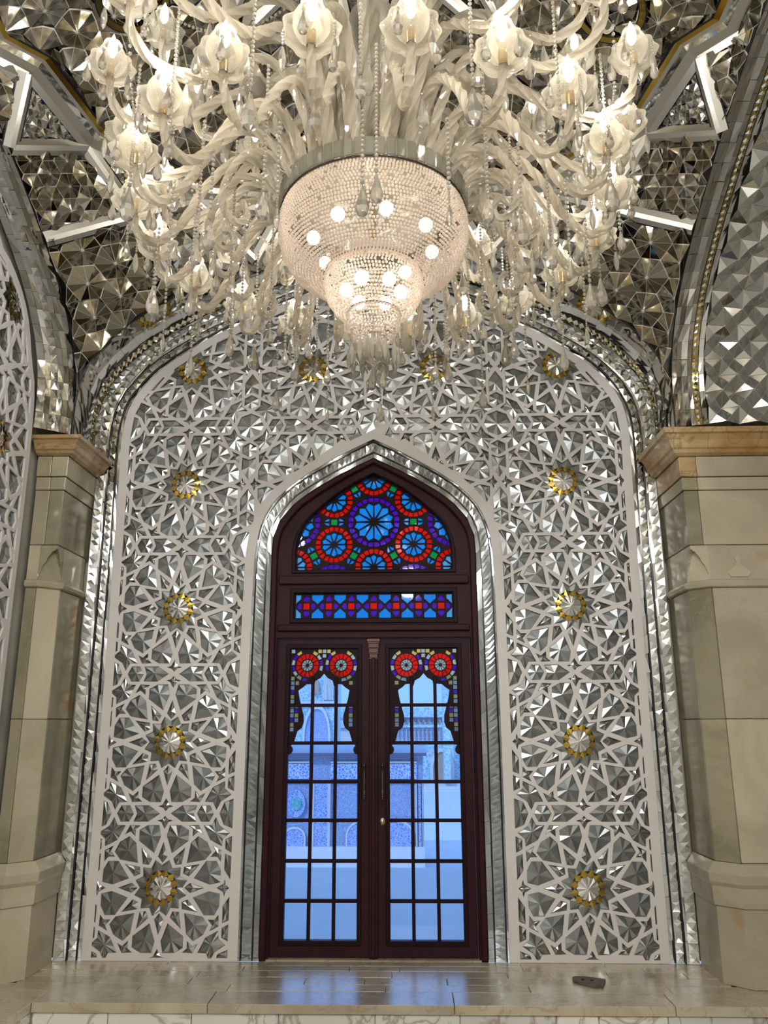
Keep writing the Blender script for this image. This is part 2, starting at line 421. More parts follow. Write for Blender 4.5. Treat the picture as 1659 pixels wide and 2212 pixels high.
# shared between neighbouring cells: only the copies owned by this cell (top and right edges)
OWN = [(1, 1, 0), (-1, 1, 0), (1, 1, 1), (1, -1, 1)]
addd('arrow', ar, OWN); addd('hexagon', hx, OWN)
addd('octagon', [Vector((1 + 0.207 * cos(k * pi / 4), 1 + 0.207 * sin(k * pi / 4))) for k in range(8)], [(1, 1, 0)])
rs = []
for k in range(12):
    rs.append((0.295, k * pi / 6)); rs.append((0.375, (k + 0.5) * pi / 6))
addd('rosette', [Vector((r * cos(t), r * sin(t))) for r, t in rs], [(1, 1, 0)])

def facet_mesh(poly, seed, front, back, to3):
    """a cut mirror in one opening: ridges from the centre to the corners, valleys to the edge middles"""
    poly = inset(poly, -0.003); r = random.Random(seed); n = len(poly); c = centroid(poly)
    if not inside(c, poly): c = sum((Vector(p) for p in poly), Vector((0, 0))) / n
    mb = MB(); sz = sqrt(abs(area(poly)))
    h = front + (back - front) * r.uniform(0.0, 0.35)
    C3 = to3(c.x + r.uniform(-.05, .05) * sz, c.y + r.uniform(-.05, .05) * sz, h)
    corner = [to3(p[0], p[1], back - (back - front) * r.uniform(0.15, 0.45)) for p in poly]
    for i in range(n):
        a = Vector(poly[i]); b = Vector(poly[(i + 1) % n]); m = (a + b) / 2
        m3 = to3(m.x, m.y, back + r.uniform(0, .004))
        mb.add([C3, corner[i], m3], [(0, 1, 2)]); mb.add([C3, m3, corner[(i + 1) % n]], [(0, 1, 2)])
    return mb
def lattice_wall(parent, outer_in, door_out, cells, px_, pz_, to3, front, depth, border_o, border_i, keep=300, thin=0.0):
    """strapwork board with its openings, mirrors behind each opening"""
    holes = []
    for ox, oz in cells:
        for kind, poly in cellpolys:
            q = [Vector((ox + p.x * px_ / 2, oz + p.y * pz_ / 2)) for p in poly]
            c = centroid(q); full = abs(area(q))
            ok = True
            for path, sgn, bw in ((outer_in, 1, border_o), (door_out, -1, border_i)):
                if not path: continue
                ins = inside(c, path)
                dmin, qq, d = nearest(c, path)
                nrm = Vector((-d.y, d.x))
                side = (c - qq).dot(nrm)
                want = ins if sgn == 1 else not ins
                if side * (1 if want else -1) < 0: nrm = -nrm
                if dmin > 0.75 and not want: ok = False; break
                if dmin < 0.6: q = clip(q, qq + nrm * bw, nrm)
                # second clip near corners of the path
                if len(q) >= 3:
                    for p in list(q):
                        d2, q2, dd = nearest(p, path)
                        pin = inside(p, path)
                        if (pin != (sgn == 1)) or d2 < bw - 0.008:
                            n2 = Vector((-dd.y, dd.x)); s2 = 1 if (Vector(p) - q2).dot(n2) >= 0 else -1
                            good = (pin == (sgn == 1))
                            n2 = n2 * (s2 if good else -s2)
                            q = clip(q, q2 + n2 * bw, n2)
                            if len(q) < 3: break
                if len(q) < 3: ok = False; break
            if not ok or len(q) < 3 or abs(area(q)) < max(0.0004, 0.10 * 0 * full): continue
            # remove doubled points
            r_ = []
            for p in q:
                if not r_ or (p - r_[-1]).length > 0.004: r_.append(p)
            if len(r_) >= 3 and (r_[0] - r_[-1]).length < 0.004: r_.pop()
            if len(r_) < 3 or abs(area(r_)) < 0.0004: continue
            if area(r_) < 0: r_ = r_[::-1]
            cc = centroid(r_)
            if outer_in and not inside(cc, outer_in): continue
            if door_out and inside(cc, door_out): continue
            holes.append((kind, r_, (ox, oz)))
    return holes

# ------------------------------------------------------------------ the main wall
wall = tag(empty('wall_back'), 'main wall of white star lattice over cut mirrors around the arched door', kind='structure')
zb = 0.0
wv, wf = fill2d([[(-2.75, zb), (2.75, zb), (2.75, 6.2), (-2.75, 6.2)], [(p.x, p.y) for p in DOOR] [::-1]], 0.13)
wo = [(-0.7485, zb - .01), (0.7485, zb - .01)]
backing = mk('wall_core', [(p.x, 0.19 - p.z, p.y) for p in wv], wf, GROUT, wall)
low = [Vector((p.x, p.y - (0.045 if p.y < 0.001 else 0))) for p in INNER]
PXC, PZC = 0.94, 0.930
cells = [(cx_, 4.159 - PZC * i) for i in range(-1, 5) for cx_ in (-1.41, -0.47, 0.47, 1.41)]
cells += [(cx_, 4.159 - PZC * i) for i in range(-1, 5) for cx_ in (-2.35, 2.35)] + [(cx_, 4.159 - PZC * 5) for cx_ in (-2.35, -1.41, -.47, .47, 1.41)]
holes = [(k_, inset(q_, -0.0035), o_) for k_, q_, o_ in lattice_wall(wall, low, MIRD, cells, PXC, PZC, None, 0, 0, 0.066, 0.070)]
def to3_main(x, z, y): return Vector((x, y, z))
loops = [[(p.x, p.y) for p in INNER]]
door_hole = [(p.x, p.y if p.y > 0.001 else -0.02) for p in MIRD]
# the lattice is two legs joined over the door: one outline
outline = [(p.x, p.y) for p in INNER] + [(p.x, p.y) for p in MIRD[::-1]]
LAT_Y = -0.012
lat = board('lattice_screen', [outline] + [[(p.x, p.y) for p in h] for _, h, _ in holes], LAT_Y, 0.013, PLAST, wall, 0.002)
tag(lat, 'white plaster star strapwork')
def place_mirrors(holes, parent, to3, front, back, keep, stuffname):
    order = sorted(range(len(holes)), key=lambda i: -abs(area(holes[i][1])))
    rest = MB(); nrest = 0
    for rank, i in enumerate(order):
        kind, poly, oc = holes[i]
        if kind == 'rosette' and len(poly) >= 12 and abs(area(poly)) > 0.02:
            full = len(poly) == 24
            mb = MB(); n = len(poly); oc = Vector(oc)
            R1, R2 = 0.073, 0.120
            base = [to3(p.x, p.y, back) for p in poly]
            # outer leaves run from the opening's edge to the gold ring
            for a in range(n):
                p = poly[a]; q = poly[(a + 1) % n]
                if not inside(oc, poly): continue
                dp = (p - oc); dq = (q - oc)
                lp = oc + dp.normalized() * min(R2 * .9, dp.length * .95); lq = oc + dq.normalized() * min(R2 * .9, dq.length * .95)
                y1 = back - (0.005 if a % 2 else 0.0); y2 = back - (0.005 if (a + 1) % 2 else 0.0)
                mb.add([to3(p.x, p.y, y1), to3(q.x, q.y, y2), to3(lq.x, lq.y, back - .006), to3(lp.x, lp.y, back - .006)], [(0, 1, 2), (0, 2, 3)])
            o = mb.build('mirror_leaf_ring', MIRL, parent)
            g = MB(); cn = MB()
            for k in range(12):
                t0 = (k + .5) * pi / 6
                def pp(r, t, y): return to3(oc.x + r * cos(t), oc.y + r * sin(t), y)
                P = [(R1 * .9, t0), (R2 * .76, t0 - .255), (R2 * 1.02, t0), (R2 * .76, t0 + .255)]
                if not all(inside((oc.x + r * cos(t), oc.y + r * sin(t)), poly) for r, t in P[1:]): continue
                y = back - 0.010 - (k % 3) * .0015
                g.add([pp(P[0][0], P[0][1], y - .004), pp(P[1][0], P[1][1], y), pp(P[2][0], P[2][1], y + .002), pp(P[3][0], P[3][1], y)], [(0, 1, 2), (0, 2, 3)])
            for k in range(24):
                t0 = k * pi / 12; t1 = (k + 1) * pi / 12
                ra = R1 * (.92 if k % 2 else 1.05); rb = R1 * (1.05 if k % 2 else .92)
                cn.add([to3(oc.x, oc.y, back - .018), to3(oc.x + ra * cos(t0), oc.y + ra * sin(t0), back - (.010 if k % 2 else .006)), to3(oc.x + rb * cos(t1), oc.y + rb * sin(t1), back - (.006 if k % 2 else .010))], [(0, 1, 2)])
            if g.f: tag(g.build('gold_star', GOLD, parent), 'twelve gold mirror points')
            cn.build('mirror_cone', MIR, parent)
            continue
        mb = facet_mesh(poly, i * 13 + 5, front, back, to3)
        if rank < keep: mb.build('cut_mirror', MIRL if i % 3 else MIRL2, parent)
        else: rest.v += []; rest.add(mb.v, mb.f); nrest += 1
    if nrest: tag(rest.build(stuffname, MIRL, parent), kind='stuff')
place_mirrors(holes, wall, to3_main, -0.0080, 0.0, 300, 'small_cut_mirrors')

# ------------------------------------------------------------------ mirror bands
def loft(name, A, B, mats, parent, tile=0.11, jit=0.004, zig=0.0, seed=1, closed=False, diamonds=False, stuff=True, P_low=True):
    """band of small mirror tiles between two 3-D paths; zig gives each tile a raised point"""
    r = random.Random(seed); L = [0.0]
    for a, b in zip(A, A[1:]): L.append(L[-1] + (b - a).length)
    n = max(2, int(L[-1] / tile)) + 1
    A2 = resample(A, n); B2 = resample(B, n)
    mb = MB(); nrm0 = None
    for i in range(n - 1):
        a, b, c, d = A2[i], A2[i + 1], B2[i + 1], B2[i]
        m = (a + b + c + d) / 4; nn = (c - a).cross(d - b)
        if nn.length < 1e-9: continue
        nn.normalize()
        if nn.dot(CAM - m) < 0: nn = -nn
        def s(p): return m + (p - m) * 0.985 + nn * r.uniform(-jit, jit)
        q = [s(a), s(b), s(c), s(d)]
        zg = zig * (0.22 if m.z < 3.2 and P_low else 1.0)
        if diamonds:
            mids = [(q[k] + q[(k + 1) % 4]) / 2 for k in range(4)]; top = m + nn * 0.006
            mb.add(mids + [top], [(0, 1, 4), (1, 2, 4), (2, 3, 4), (3, 0, 4)], 0)
            mb.add([q[0], mids[0], mids[3], q[1], mids[1], q[2], mids[2], q[3]], [(0, 1, 2), (3, 4, 1), (5, 6, 4), (7, 2, 6)], 1)
        elif zig:
            top = m + nn * zg * r.uniform(.6, 1.3) + (b - a) * r.uniform(-.2, .2)
            mb.add(q + [top], [(0, 1, 4), (1, 2, 4), (2, 3, 4), (3, 0, 4)], 0)
        else:
            mb.add(q, [(0, 1, 2), (0, 2, 3)], 0)
    o = mb.build(name, mats, parent)
    if stuff: tag(o, kind='stuff')
    return o
def strip(name, A, B, mat, parent, lift=0.0):
    mb = MB()
    if lift:
        A = [p + (CAM - p).normalized() * lift for p in A]; B = [p + (CAM - p).normalized() * lift for p in B]
    for i in range(len(A) - 1):
        mb.add([A[i], A[i + 1], B[i + 1], B[i]], [(0, 1, 2, 3)])
    return mb.build(name, mat, parent)
def path3(A2, y): return [Vector((p.x, y, p.y)) for p in A2]
def lerp_paths(A, B, t): return [a.lerp(b, t) for a, b in zip(A, B)]
# the frame of mirrors around the main arch: A inner edge at the wall, Bm its outer edge at the wall, Co on the vault's arch
A0 = path3(INNER, 0.0)
B0 = [Vector((a.x + (b.x - a.x) * 0.92, -0.03, a.y + (b.y - a.y) * 0.82)) for a, b in zip(INNER, OUTER)]
C0 = path3(OUTER, YA)
frame = tag(empty('mirror_arch_frame'), 'wide arched frame of mirror bands with black lines around the lattice wall', 'arch frame')
bands1 = [(0.00, 0.15, 'm', 0), (0.15, 0.215, 'k', 0), (0.215, 0.50, 'z', 0), (0.50, 0.565, 'k', 0), (0.57, 0.66, 'm', 0), (0.66, 1.0, 'z', 0)]
bands2 = [(0.0, 0.16, 'm', 0), (0.16, 0.34, 'd', 0), (0.34, 0.62, 'm', 0), (0.62, 0.95, 'm', 0), (0.95, 1.0, 'k', 0)]
for (P, Q, bands, sd) in ((A0, B0, bands1, 3), (B0, C0, bands2, 9)):
    if Q is C0:   # the soffit stops on top of the pier's cornice
        k0 = next(i for i, p in enumerate(P) if p.z > 3.30); k1 = len(P) - 1 - next(i for i, p in enumerate(P[::-1]) if p.z > 3.30)
        P = P[k0:k1 + 1]; Q = Q[k0:k1 + 1]
    for j, (t0, t1, kd, _) in enumerate(bands):
        a = lerp_paths(P, Q, t0); b = lerp_paths(P, Q, t1)
        if kd == 'm': loft('mirror_band', a, b, MIRB if j % 2 == 0 else MIRW, frame, 0.13, 0.003, seed=sd + j)
        elif kd == 'z': loft('faceted_band', a, b, MIRB, frame, 0.06, 0.002, 0.012, seed=sd + j)
        elif kd == 'd': loft('diamond_band', a, b, [MIR, GOLD], frame, 0.05, 0.001, seed=sd + j, diamonds=True)
        else: strip('black_line', a, b, BLACK, frame, .009)
dframe = tag(empty('door_mirror_frame'), 'narrow pointed mirror border with two black lines hugging the door', 'door border')
A1 = path3(DOOR, 0.0); B1 = path3(MIRD, -0.004)
for j, (t0, t1, kd) in enumerate([(0, .27, 'm'), (.27, .34, 'k'), (.34, .85, 'z'), (.85, .92, 'k'), (.92, 1.02, 'm')]):
    a = lerp_paths(A1, B1, t0); b = lerp_paths(A1, B1, t1)
    if kd == 'm': loft('mirror_band', a, b, MIRC, dframe, 0.14, 0.001, seed=30 + j)
    elif kd == 'z': loft('faceted_band', a, b, MIRC, dframe, 0.04, 0.0010, 0.005, seed=40 + j)
    else: strip('black_line', a, b, BLACK, dframe, .009)

# ------------------------------------------------------------------ hall shell (mostly behind the camera)
def slab(name, x0, x1, y0, y1, z0, z1, mat, label=None):
    mb = MB(); mb.box(x0, x1, y0, y1, z0, z1); o = mb.build(name, mat)
    return tag(o, label, kind='structure')
slab('floor', -2.9, 2.9, -12.2, 0.4, -0.6, -0.36, HALLF, 'pale polished hall floor below the ledge')
slab('wall_left', -2.6, -2.33, -12.2, 0.3, -0.4, 6.6, HALLW, 'left side wall of the hall')
slab('wall_right', 2.72, 2.95, -12.2, 0.3, -0.4, 6.6, HALLW, 'right side wall of the hall')
slab('wall_rear', -2.6, 2.95, -12.4, -12.15, -0.4, 6.6, HALLW, 'far end wall of the hall behind the viewer')
slab('ceiling', -2.6, 2.95, -12.4, 0.5, 6.3, 6.5, HALLW, 'upper ceiling slab above the mirrored vault')
slab('ceiling', -2.33, 2.72, -12.2, YA - 2 * HB - 0.05, 5.05, 5.2, HALLW, 'plain ceiling of the next bay behind the viewer')

# ------------------------------------------------------------------ marble ledge
ledge = tag(empty('marble_ledge'), 'broad raised ledge of cream marble slabs below the door and piers', 'ledge')
YL = -0.81
def slab_row(y0, y1, x0, x1, lens, seed, mat=FLOORM, z0=-0.05, z1=0.0, name='slab'):
    r = random.Random(seed); x = x0
    while x < x1 - 0.02:
        L = r.uniform(*lens); e = min(x + L, x1)
        if x1 - e < lens[0] * 0.5: e = x1
        mb = MB(); dz = r.uniform(-.0025, .0)
        mb.box(x + .0015, e - .0015, y0 + .0015, y1 - .0015, z0, z1 + dz, bev=0.003)
        mb.build(name, mat, ledge); x = e
slab_row(YL - 0.02, -0.60, -1.86, 2.72, (0.9, 1.5), 1)
slab_row(-0.60, -0.47, -2.33, 2.72, (0.5, 1.0), 2)
slab_row(-0.47, -0.33, -2.12, 2.12, (0.35, 0.9), 3)
slab_row(-0.33, -0.20, -2.12, 2.12, (0.4, 0.8), 4)
slab_row(-0.20, -0.09, -2.12, 2.12, (0.3, 0.8), 5)
slab_row(-0.09, -0.002, -2.12, 2.12, (0.4, 0.9), 6)
for k in range(6): slab_row(-0.60 - 0.5 * (k + 1), -0.60 - 0.5 * k, -2.33, -1.86, (0.47, 0.48), 20 + k)
mb = MB(); mb.box(-2.3, 2.7, YL + .02, 0.0, -0.36, -0.052); mb.box(-2.3, -1.9, -3.55, YL, -0.36, -0.052)
tag(mb.build('mortar_bed', GROUT, ledge))
r = random.Random(5); x = -1.86
while x < 2.70:
    e = min(x + r.uniform(0.22, 0.55), 2.72); mb = MB()
    mb.box(x + .002, e - .002, YL, YL + .03, -0.36, -0.052, bev=0.004); mb.build('riser_slab', RISER, ledge); x = e
y = YL
while y > -3.5:
    e = y - r.uniform(.3, .5); mb = MB(); mb.box(-1.90, -1.862, e + .002, y - .002, -0.36, -0.052, bev=.004); mb.build('riser_slab', RISER, ledge); y = e
# broken board lying on the ledge
bp = [atZ(a, b, 0.012) for a, b in ((1236, 2112), (1240, 2109), (1252, 2108.5), (1280, 2111), (1308, 2115), (1306, 2122), (1302, 2131), (1296, 2129), (1288, 2131), (1270, 2127), (1248, 2121), (1238, 2117))]
mb = MB(); mb.prism([(p.x, p.y) for p in bp], lambda p: Vector((p[0], p[1], 0.001)), lambda p: Vector((p[0], p[1], 0.013)))
brd = tag(mb.build('broken_board', principled('grey_brown_board', (0.16, 0.125, 0.095), 0.6, noise=(30, .2, (.10, .08, .06)))), 'small flat grey-brown broken board lying on the marble ledge', 'board')
mb = MB(); c_ = sum((p for p in bp), Vector()) / len(bp)
for dx, dy in ((-.03, .025), (.02, .01)): mb.box(c_.x + dx - .008, c_.x + dx + .008, c_.y + dy - .012, c_.y + dy + .012, .0132, .0148)
tag(mb.build('dark_clip', WOODD, brd))

# ------------------------------------------------------------------ corner piers
def pier(sg, xout, label, px_):
    P = tag(empty('marble_pier', (sg * 2.3, -0.3, 0)), label, 'pier', 'marble corner piers')
    inv = Vector((-sg * 2.3, 0.3, 0))
    def X(u): return sg * u
    def Zp(py, Y): return atY(px_, py, Y).z
    def plan(o, ch, back=-0.036):
        if ch: return [(2.11 - o, back), (2.11 - o, -0.405 - o * .45), (2.225 - o * .45, -0.52 - o), (xout, -0.52 - o)]
        return [(2.11 - o, back), (2.11 - o, -0.52 - o), (xout, -0.52 - o)]
    def solid(name, o0, o1, ch, z0, z1, mat, mid=None):
        a = plan(o0, ch) + [(xout, 0.0)]; b = plan(o1, ch) + [(xout, 0.0)]; n = len(a)
        mb = MB(); va = [Vector((X(u), y, z0)) for u, y in a]; vb = [Vector((X(u), y, z1)) for u, y in b]
        f = [(i, (i + 1) % n, (i + 1) % n + n, i + n) for i in range(n)] + [tuple(range(n))[::-1], tuple(range(n, 2 * n))]
        mb.add(va + vb, f); mb.v = [v + inv for v in mb.v]
        return mb.build(name, mat, P)
    def stack(name, prof, ch, mat):     # prof: (z, offset) from below up, one moulded course
        mb = MB(); n = None
        rows = []
        for z, o in prof:
            a = plan(o, ch) + [(xout, 0.0)]; rows.append([Vector((X(u), y, z)) + inv for u, y in a])
        n = len(rows[0]); vs = [v for rw in rows for v in rw]; f = []
        for k in range(len(rows) - 1):
            f += [(k * n + i, k * n + (i + 1) % n, (k + 1) * n + (i + 1) % n, (k + 1) * n + i) for i in range(n)]
        f += [tuple(range(n))[::-1], tuple(range((len(rows) - 1) * n, len(rows) * n))]
        mb.add(vs, f); return mb.build(name, mat, P)
    zt = 3.40; zc = Zp(981, -0.58); zf = Zp(1029, -0.54); zbnd = Zp(1058, -0.53); zbl = Zp(1177, -0.52); zar = Zp(1251, -0.52); zr = zar - 0.055
    h = zt - zc
    stack('cornice', [(zc, .035), (zc + h * .08, .06), (zc + h * .2, .07), (zc + h * .26, .085), (zc + h * .34, .09), (zc + h * .55, .10), (zc + h * .75, .12), (zc + h * .80, .14), (zt, .145)], False, ONYXB)
    g = 0.004
    def courses(z0, z1, o, mat, matf=None, nm='slab'):
        # one slab on the return, one on the front
        mb = MB(); x0, x1 = sorted((X(2.11 - o), X(2.20))); mb.box(x0, x1, -0.52 - o + .003, 0.0, z0 + g / 2, z1 - g / 2, bev=.003)
        mb.v = [v + inv for v in mb.v]; mb.build(nm, mat, P)
        mb = MB(); x0, x1 = sorted((X(2.202), X(xout))); mb.box(x0, x1, -0.52 - o, -0.1, z0 + g / 2, z1 - g / 2, bev=.003)
        mb.v = [v + inv for v in mb.v]; mb.build(nm, matf or mat, P)
    courses(zf, zc, .022, ONYXB if sg > 0 else ONYX, ONYXL if sg > 0 else ONYX, 'frieze_slab')
    courses(zbnd, zf, .012, ONYX, ONYXL, 'frieze_slab')
    courses(zbl, zbnd, .004, ONYX, ONYXL, 'face_slab')
    # corner block with a small carved pointed niche over the chamfer
    solid('capital_core', 0, 0, True, zar, zbl - .003, ONYXL)
    mb = MB(); NA, NV = 26, 18; c0 = Vector((2.11, -0.405)); c1 = Vector((2.225, -0.52)); corner = Vector((2.11, -0.52))
    rows = []
    for j in range(NV + 1):
        v = j / NV; row = []
        for i in range(NA + 1):
            a = i / NA; base = c0.lerp(c1, a); out = corner - (c0 + c1) / 2
            full = base + out * (1 - abs(2 * a - 1))
            w = abs(2 * a - 1); arch = 0.85 * (1 - w ** 1.5) + 0.0
            t = 1.0 if v > arch + .03 else max(0.0, 0.25 * (v / max(arch, .05)) ** 3)
            p = base.lerp(full, t); row.append(Vector((X(p.x), p.y, zar + (zbl - .003 - zar) * v)) + inv)
        rows.append(row)
    vs = [v for rw in rows for v in rw]; n = NA + 1
    mb.add(vs, [(k * n + i, k * n + i + 1, (k + 1) * n + i + 1, (k + 1) * n + i) for k in range(NV) for i in range(NA)])
    nicheo = mb.build('carved_niche', ONYXL if sg > 0 else ONYX, P)
    if sg > 0: # carved finial relief on the front of the right capital
        mb = MB(); cx_ = 2.30; zz0 = zar + .015
        prof = [(-.055, 0), (-.075, .03), (-.05, .055), (-.02, .07), (-.012, .10), (-.02, .12), (0, .15), (.02, .12), (.012, .10), (.02, .07), (.05, .055), (.075, .03), (.055, 0)]
        pr = [(cx_ + 0.11 + a, zz0 + b) for a, b in prof]
        mb.prism(pr, lambda p: Vector((p[0], -0.515, p[1])) + inv, lambda p: Vector((p[0], -0.53, p[1])) + inv)
        mb.build('carved_finial', ONYXL, P)
    stack('ring_moulding', [(zr, .002), (zr + .008, .02), (zr + .03, .026), (zr + .048, .018), (zar, .002)], True, ONYX if sg < 0 else ONYXL)
    # shaft: return slab, chamfer slab, front slab, each in two lengths
    zs = Zp(1553, -0.5); zb1 = Zp(1866, -0.52); zb2 = Zp(1963, -0.53)
    core = solid('shaft_core', -.03, -.03, True, 0, zr, GROUT)
    for (z0, z1) in ((zb1, zs), (zs, zr)):
        mb = MB(); x0, x1 = sorted((X(2.11), X(2.135))); mb.box(x0, x1, -0.400, 0.0, z0 + g / 2, z1 - g / 2, bev=.003); mb.v = [v + inv for v in mb.v]; mb.build('shaft_slab', ONYX, P)
        mb = MB(); d = Vector((1, -1)).normalized() ; nn = Vector((1, 1)).normalized()
        a = Vector((2.11, -0.405)); b = Vector((2.225, -0.52)); q = [a + d * .004, b - d * .004, b - d * .004 + nn * .02, a + d * .004 + nn * .02]
        mb.prism([(v.x, v.y) for v in q], lambda p: Vector((X(p[0]), p[1], z0 + g / 2)) + inv, lambda p: Vector((X(p[0]), p[1], z1 - g / 2)) + inv)
        mb.build('shaft_slab', ONYX if sg > 0 else ONYXL, P)
        if xout > 2.24:
            mb = MB(); x0, x1 = sorted((X(2.230), X(xout))); mb.box(x0, x1, -0.52, -0.49, z0 + g / 2, z1 - g / 2, bev=.003); mb.v = [v + inv for v in mb.v]; mb.build('shaft_slab', ONYXL if sg > 0 else ONYX, P)
    stack('base_moulding', [(zb2, .030), (zb2 + .03, .034), (zb2 + (zb1 - zb2) * .45, .036), (zb2 + (zb1 - zb2) * .55, .05), (zb2 + (zb1 - zb2) * .75, .056), (zb2 + (zb1 - zb2) * .9, .03), (zb1, .012)], True, ONYXL)
    stack('plinth', [(0.0, .022), (zb2 - .004, .02)], True, ONYXL)
    return P
pier(-1, 2.30, 'greenish onyx corner pier with orange-brown cornice, left of the lattice wall', 120)
pier(1, 2.69, 'broad pale onyx corner pier with carved finial, right of the lattice wall', 1560)

# ------------------------------------------------------------------ left side wall: lattice seen at a slant
XL = -2.29
lw = tag(empty('wall_left'), 'slanting white star lattice over mirrors on the left side wall', kind='structure')
lpx = [(70, 900), (66, 770), (60, 690), (45, 625), (22, 565), (0, 520)]
lp = [atX(a, b, XL) for a, b in lpx]
side_half = [(-p.y, p.z) for p in lp]              # distance from the main wall, height
e0 = side_half[0][0]
half = smooth_path([(e0 - .01, 0), (e0 - .01, 2.0)] + side_half + [(1.7, 4.78), (2.6, 5.0)], 60)
full = half + [Vector((5.2 - p.x, p.y)) for p in half[::-1]][1:]
lowl = [Vector((p.x, p.y - (.045 if p.y < .001 else 0))) for p in full]
lc = [(e0 + 0.40 + 0.94 * i, 4.159 - PZC * j) for i in range(-1, 4) for j in range(-1, 5)]
lholes = [h for h in lattice_wall(lw, lowl, None, lc, PXC, PZC, None, 0, 0, 0.06, 0) if centroid(h[1]).x < 3.2]
def to3_left(u, z, d): return Vector((XL - d, -u, z))
v, f = fill2d([[(p.x, p.y) for p in full]] + [[(p.x, p.y) for p in h] for _, h, _ in lholes], 0.005, 0.003)
tag(mk('lattice_screen', [(XL + p.z, -p.x, p.y) for p in v], f, PLAST, lw), 'white plaster star strapwork')
place_mirrors(lholes, lw, to3_left, -0.005, 0.006, 150, 'small_cut_mirrors')

# ------------------------------------------------------------------ the door
door = tag(empty('door_1', (0, 0.05, 0)), 'tall dark mahogany double door with stained glass fanlight and glazed leaves', 'door')
door['kind'] = 'structure'
DI = Vector((0, -0.05, 0))
def dboard(name, loops, y, depth, mat, parent=None, bevel=0.0):
    v, f = fill2d(loops, max(depth / 2 - bevel, .0001), bevel)
    return mk(name, [Vector((p.x, y + depth / 2 - p.z, p.y)) + DI for p in v], f, mat, parent or door)
def rect(x0, x1, z0, z1): return [(x0, z0), (x1, z0), (x1, z1), (x0, z1)]
DY = 0.03
zf0 = wz(1230, DY); z_r1a, z_r1b = wz(1262, DY), wz(1243, DY); zt0, zt1 = wz(1335, DY), wz(1280, DY)
z_r2a, z_r2b = wz(1363, DY), wz(1349, DY); zd1 = wz(1378, DY)
xt = 0.575
fan_px = [(614, 1230), (616, 1177), (632, 1135), (659.5, 1108), (699, 1078), (753, 1044.5), (803, 1023)]
fan_l = [atY(a, b, DY) for a, b in fan_px]; fx0 = 0.5 * (0.575)
fan_half = smooth_path([(0.572, zf0), (0.568, fan_l[1].z), (0.52, fan_l[2].z), (0.44, fan_l[3].z), (0.318, fan_l[4].z), (0.152, fan_l[5].z), (0, fan_l[6].z)], 20)
FAN = sym(fan_half)
XJ = 0.690
fo = [(p.x * .9985, p.y - 0.001) for p in DOOR]
dboard('door_frame', [fo, [(p.x, p.y) for p in FAN], rect(-xt, xt, zt0, zt1), rect(-XJ, XJ, 0.0 - .02, zd1)], 0.03, 0.12, WOOD, bevel=.006) if False else None
# jamb and arched head: outline stepping around the open leaf bay
leg = [(-0.747, 0)] + [(p.x * .9985, p.y - .001) for p in DOOR[1:-1]] + [(0.747, 0), (XJ, 0), (XJ, zd1), (-XJ, zd1), (-XJ, 0)]
dboard('door_frame', [leg, [(p.x, p.y) for p in FAN], rect(-xt, xt, zt0, zt1)], 0.035, 0.12, WOOD, bevel=.006)
# raised outer moulding of the head and jambs
def off_path(path, k, base): return [Vector((p.x * (1 - k / 0.75), p.y - k * (1 if p.y > 2.5 else 0) * 0.9)) for p in path]
o1 = [(p.x * .9985, p.y - .001) for p in DOOR]; i1 = [(p.x, p.y) for p in off_path(DOOR, .045, 0)]
dboard('outer_moulding', [o1 + i1[::-1]], 0.0, 0.04, WOOD, bevel=.008)
i2 = [(p.x, p.y) for p in off_path(DOOR, .062, 0)]
for (za, zb_) in ((z_r1a, z_r1b), (z_r2a, z_r2b)):
    mb = MB(); mb.box(-.69, .69, 0.005, 0.05, za, zb_, bev=.007); mb.v = [v + DI for v in mb.v]; mb.build('transom_moulding', WOOD, door)
for (a0, a1, b0, b1) in ((-xt - .03, xt + .03, zt0 - .035, zt1 + .035),):
    dboard('transom_bead', [rect(a0, a1, b0, b1), rect(-xt, xt, zt0, zt1)], 0.022, 0.02, WOODD, bevel=.004)
ib = [Vector((p.x * 1.05, zf0 - .025 + (p.y - zf0) * 1.045)) for p in FAN]
dboard('fanlight_bead', [[(p.x, p.y) for p in ib], [(p.x, p.y) for p in FAN]], 0.022, 0.02, WOODD, bevel=.004)

G_BLUE = pane_mat('stained_blue', (0.035, 0.46, 0.72), .15); G_PURP = pane_mat('stained_purple', (0.30, 0.05, 0.55), .2)
G_RED = pane_mat('stained_red', (1.0, 0.035, 0.015), .2); G_GREEN = pane_mat('stained_green', (0.01, 0.50, 0.20), .2)
G_PALE = pane_mat('stained_pale', (0.32, 0.60, 0.72), .2); G_WHITE = pane_mat('stained_white', (0.80, 0.72, 0.62), .35)
G_YEL = pane_mat('stained_cream', (1.0, 0.74, 0.34), .35); CLEAR = pane_mat('daylight_blue_glass', (0.66, 0.76, 0.94), 0.02, 0.05)  # clear panes: the blue of the daylight is put into the glass tint
G_PR = {'b': G_BLUE, 'p': G_PURP, 'r': G_RED, 'g': G_GREEN, 'l': G_PALE, 'w': G_WHITE, 'y': G_YEL}
NAMES = {'b': 'blue_pane', 'p': 'purple_pane', 'r': 'red_pane', 'g': 'green_pane', 'l': 'pale_blue_pane', 'w': 'white_pane', 'y': 'cream_pane'}
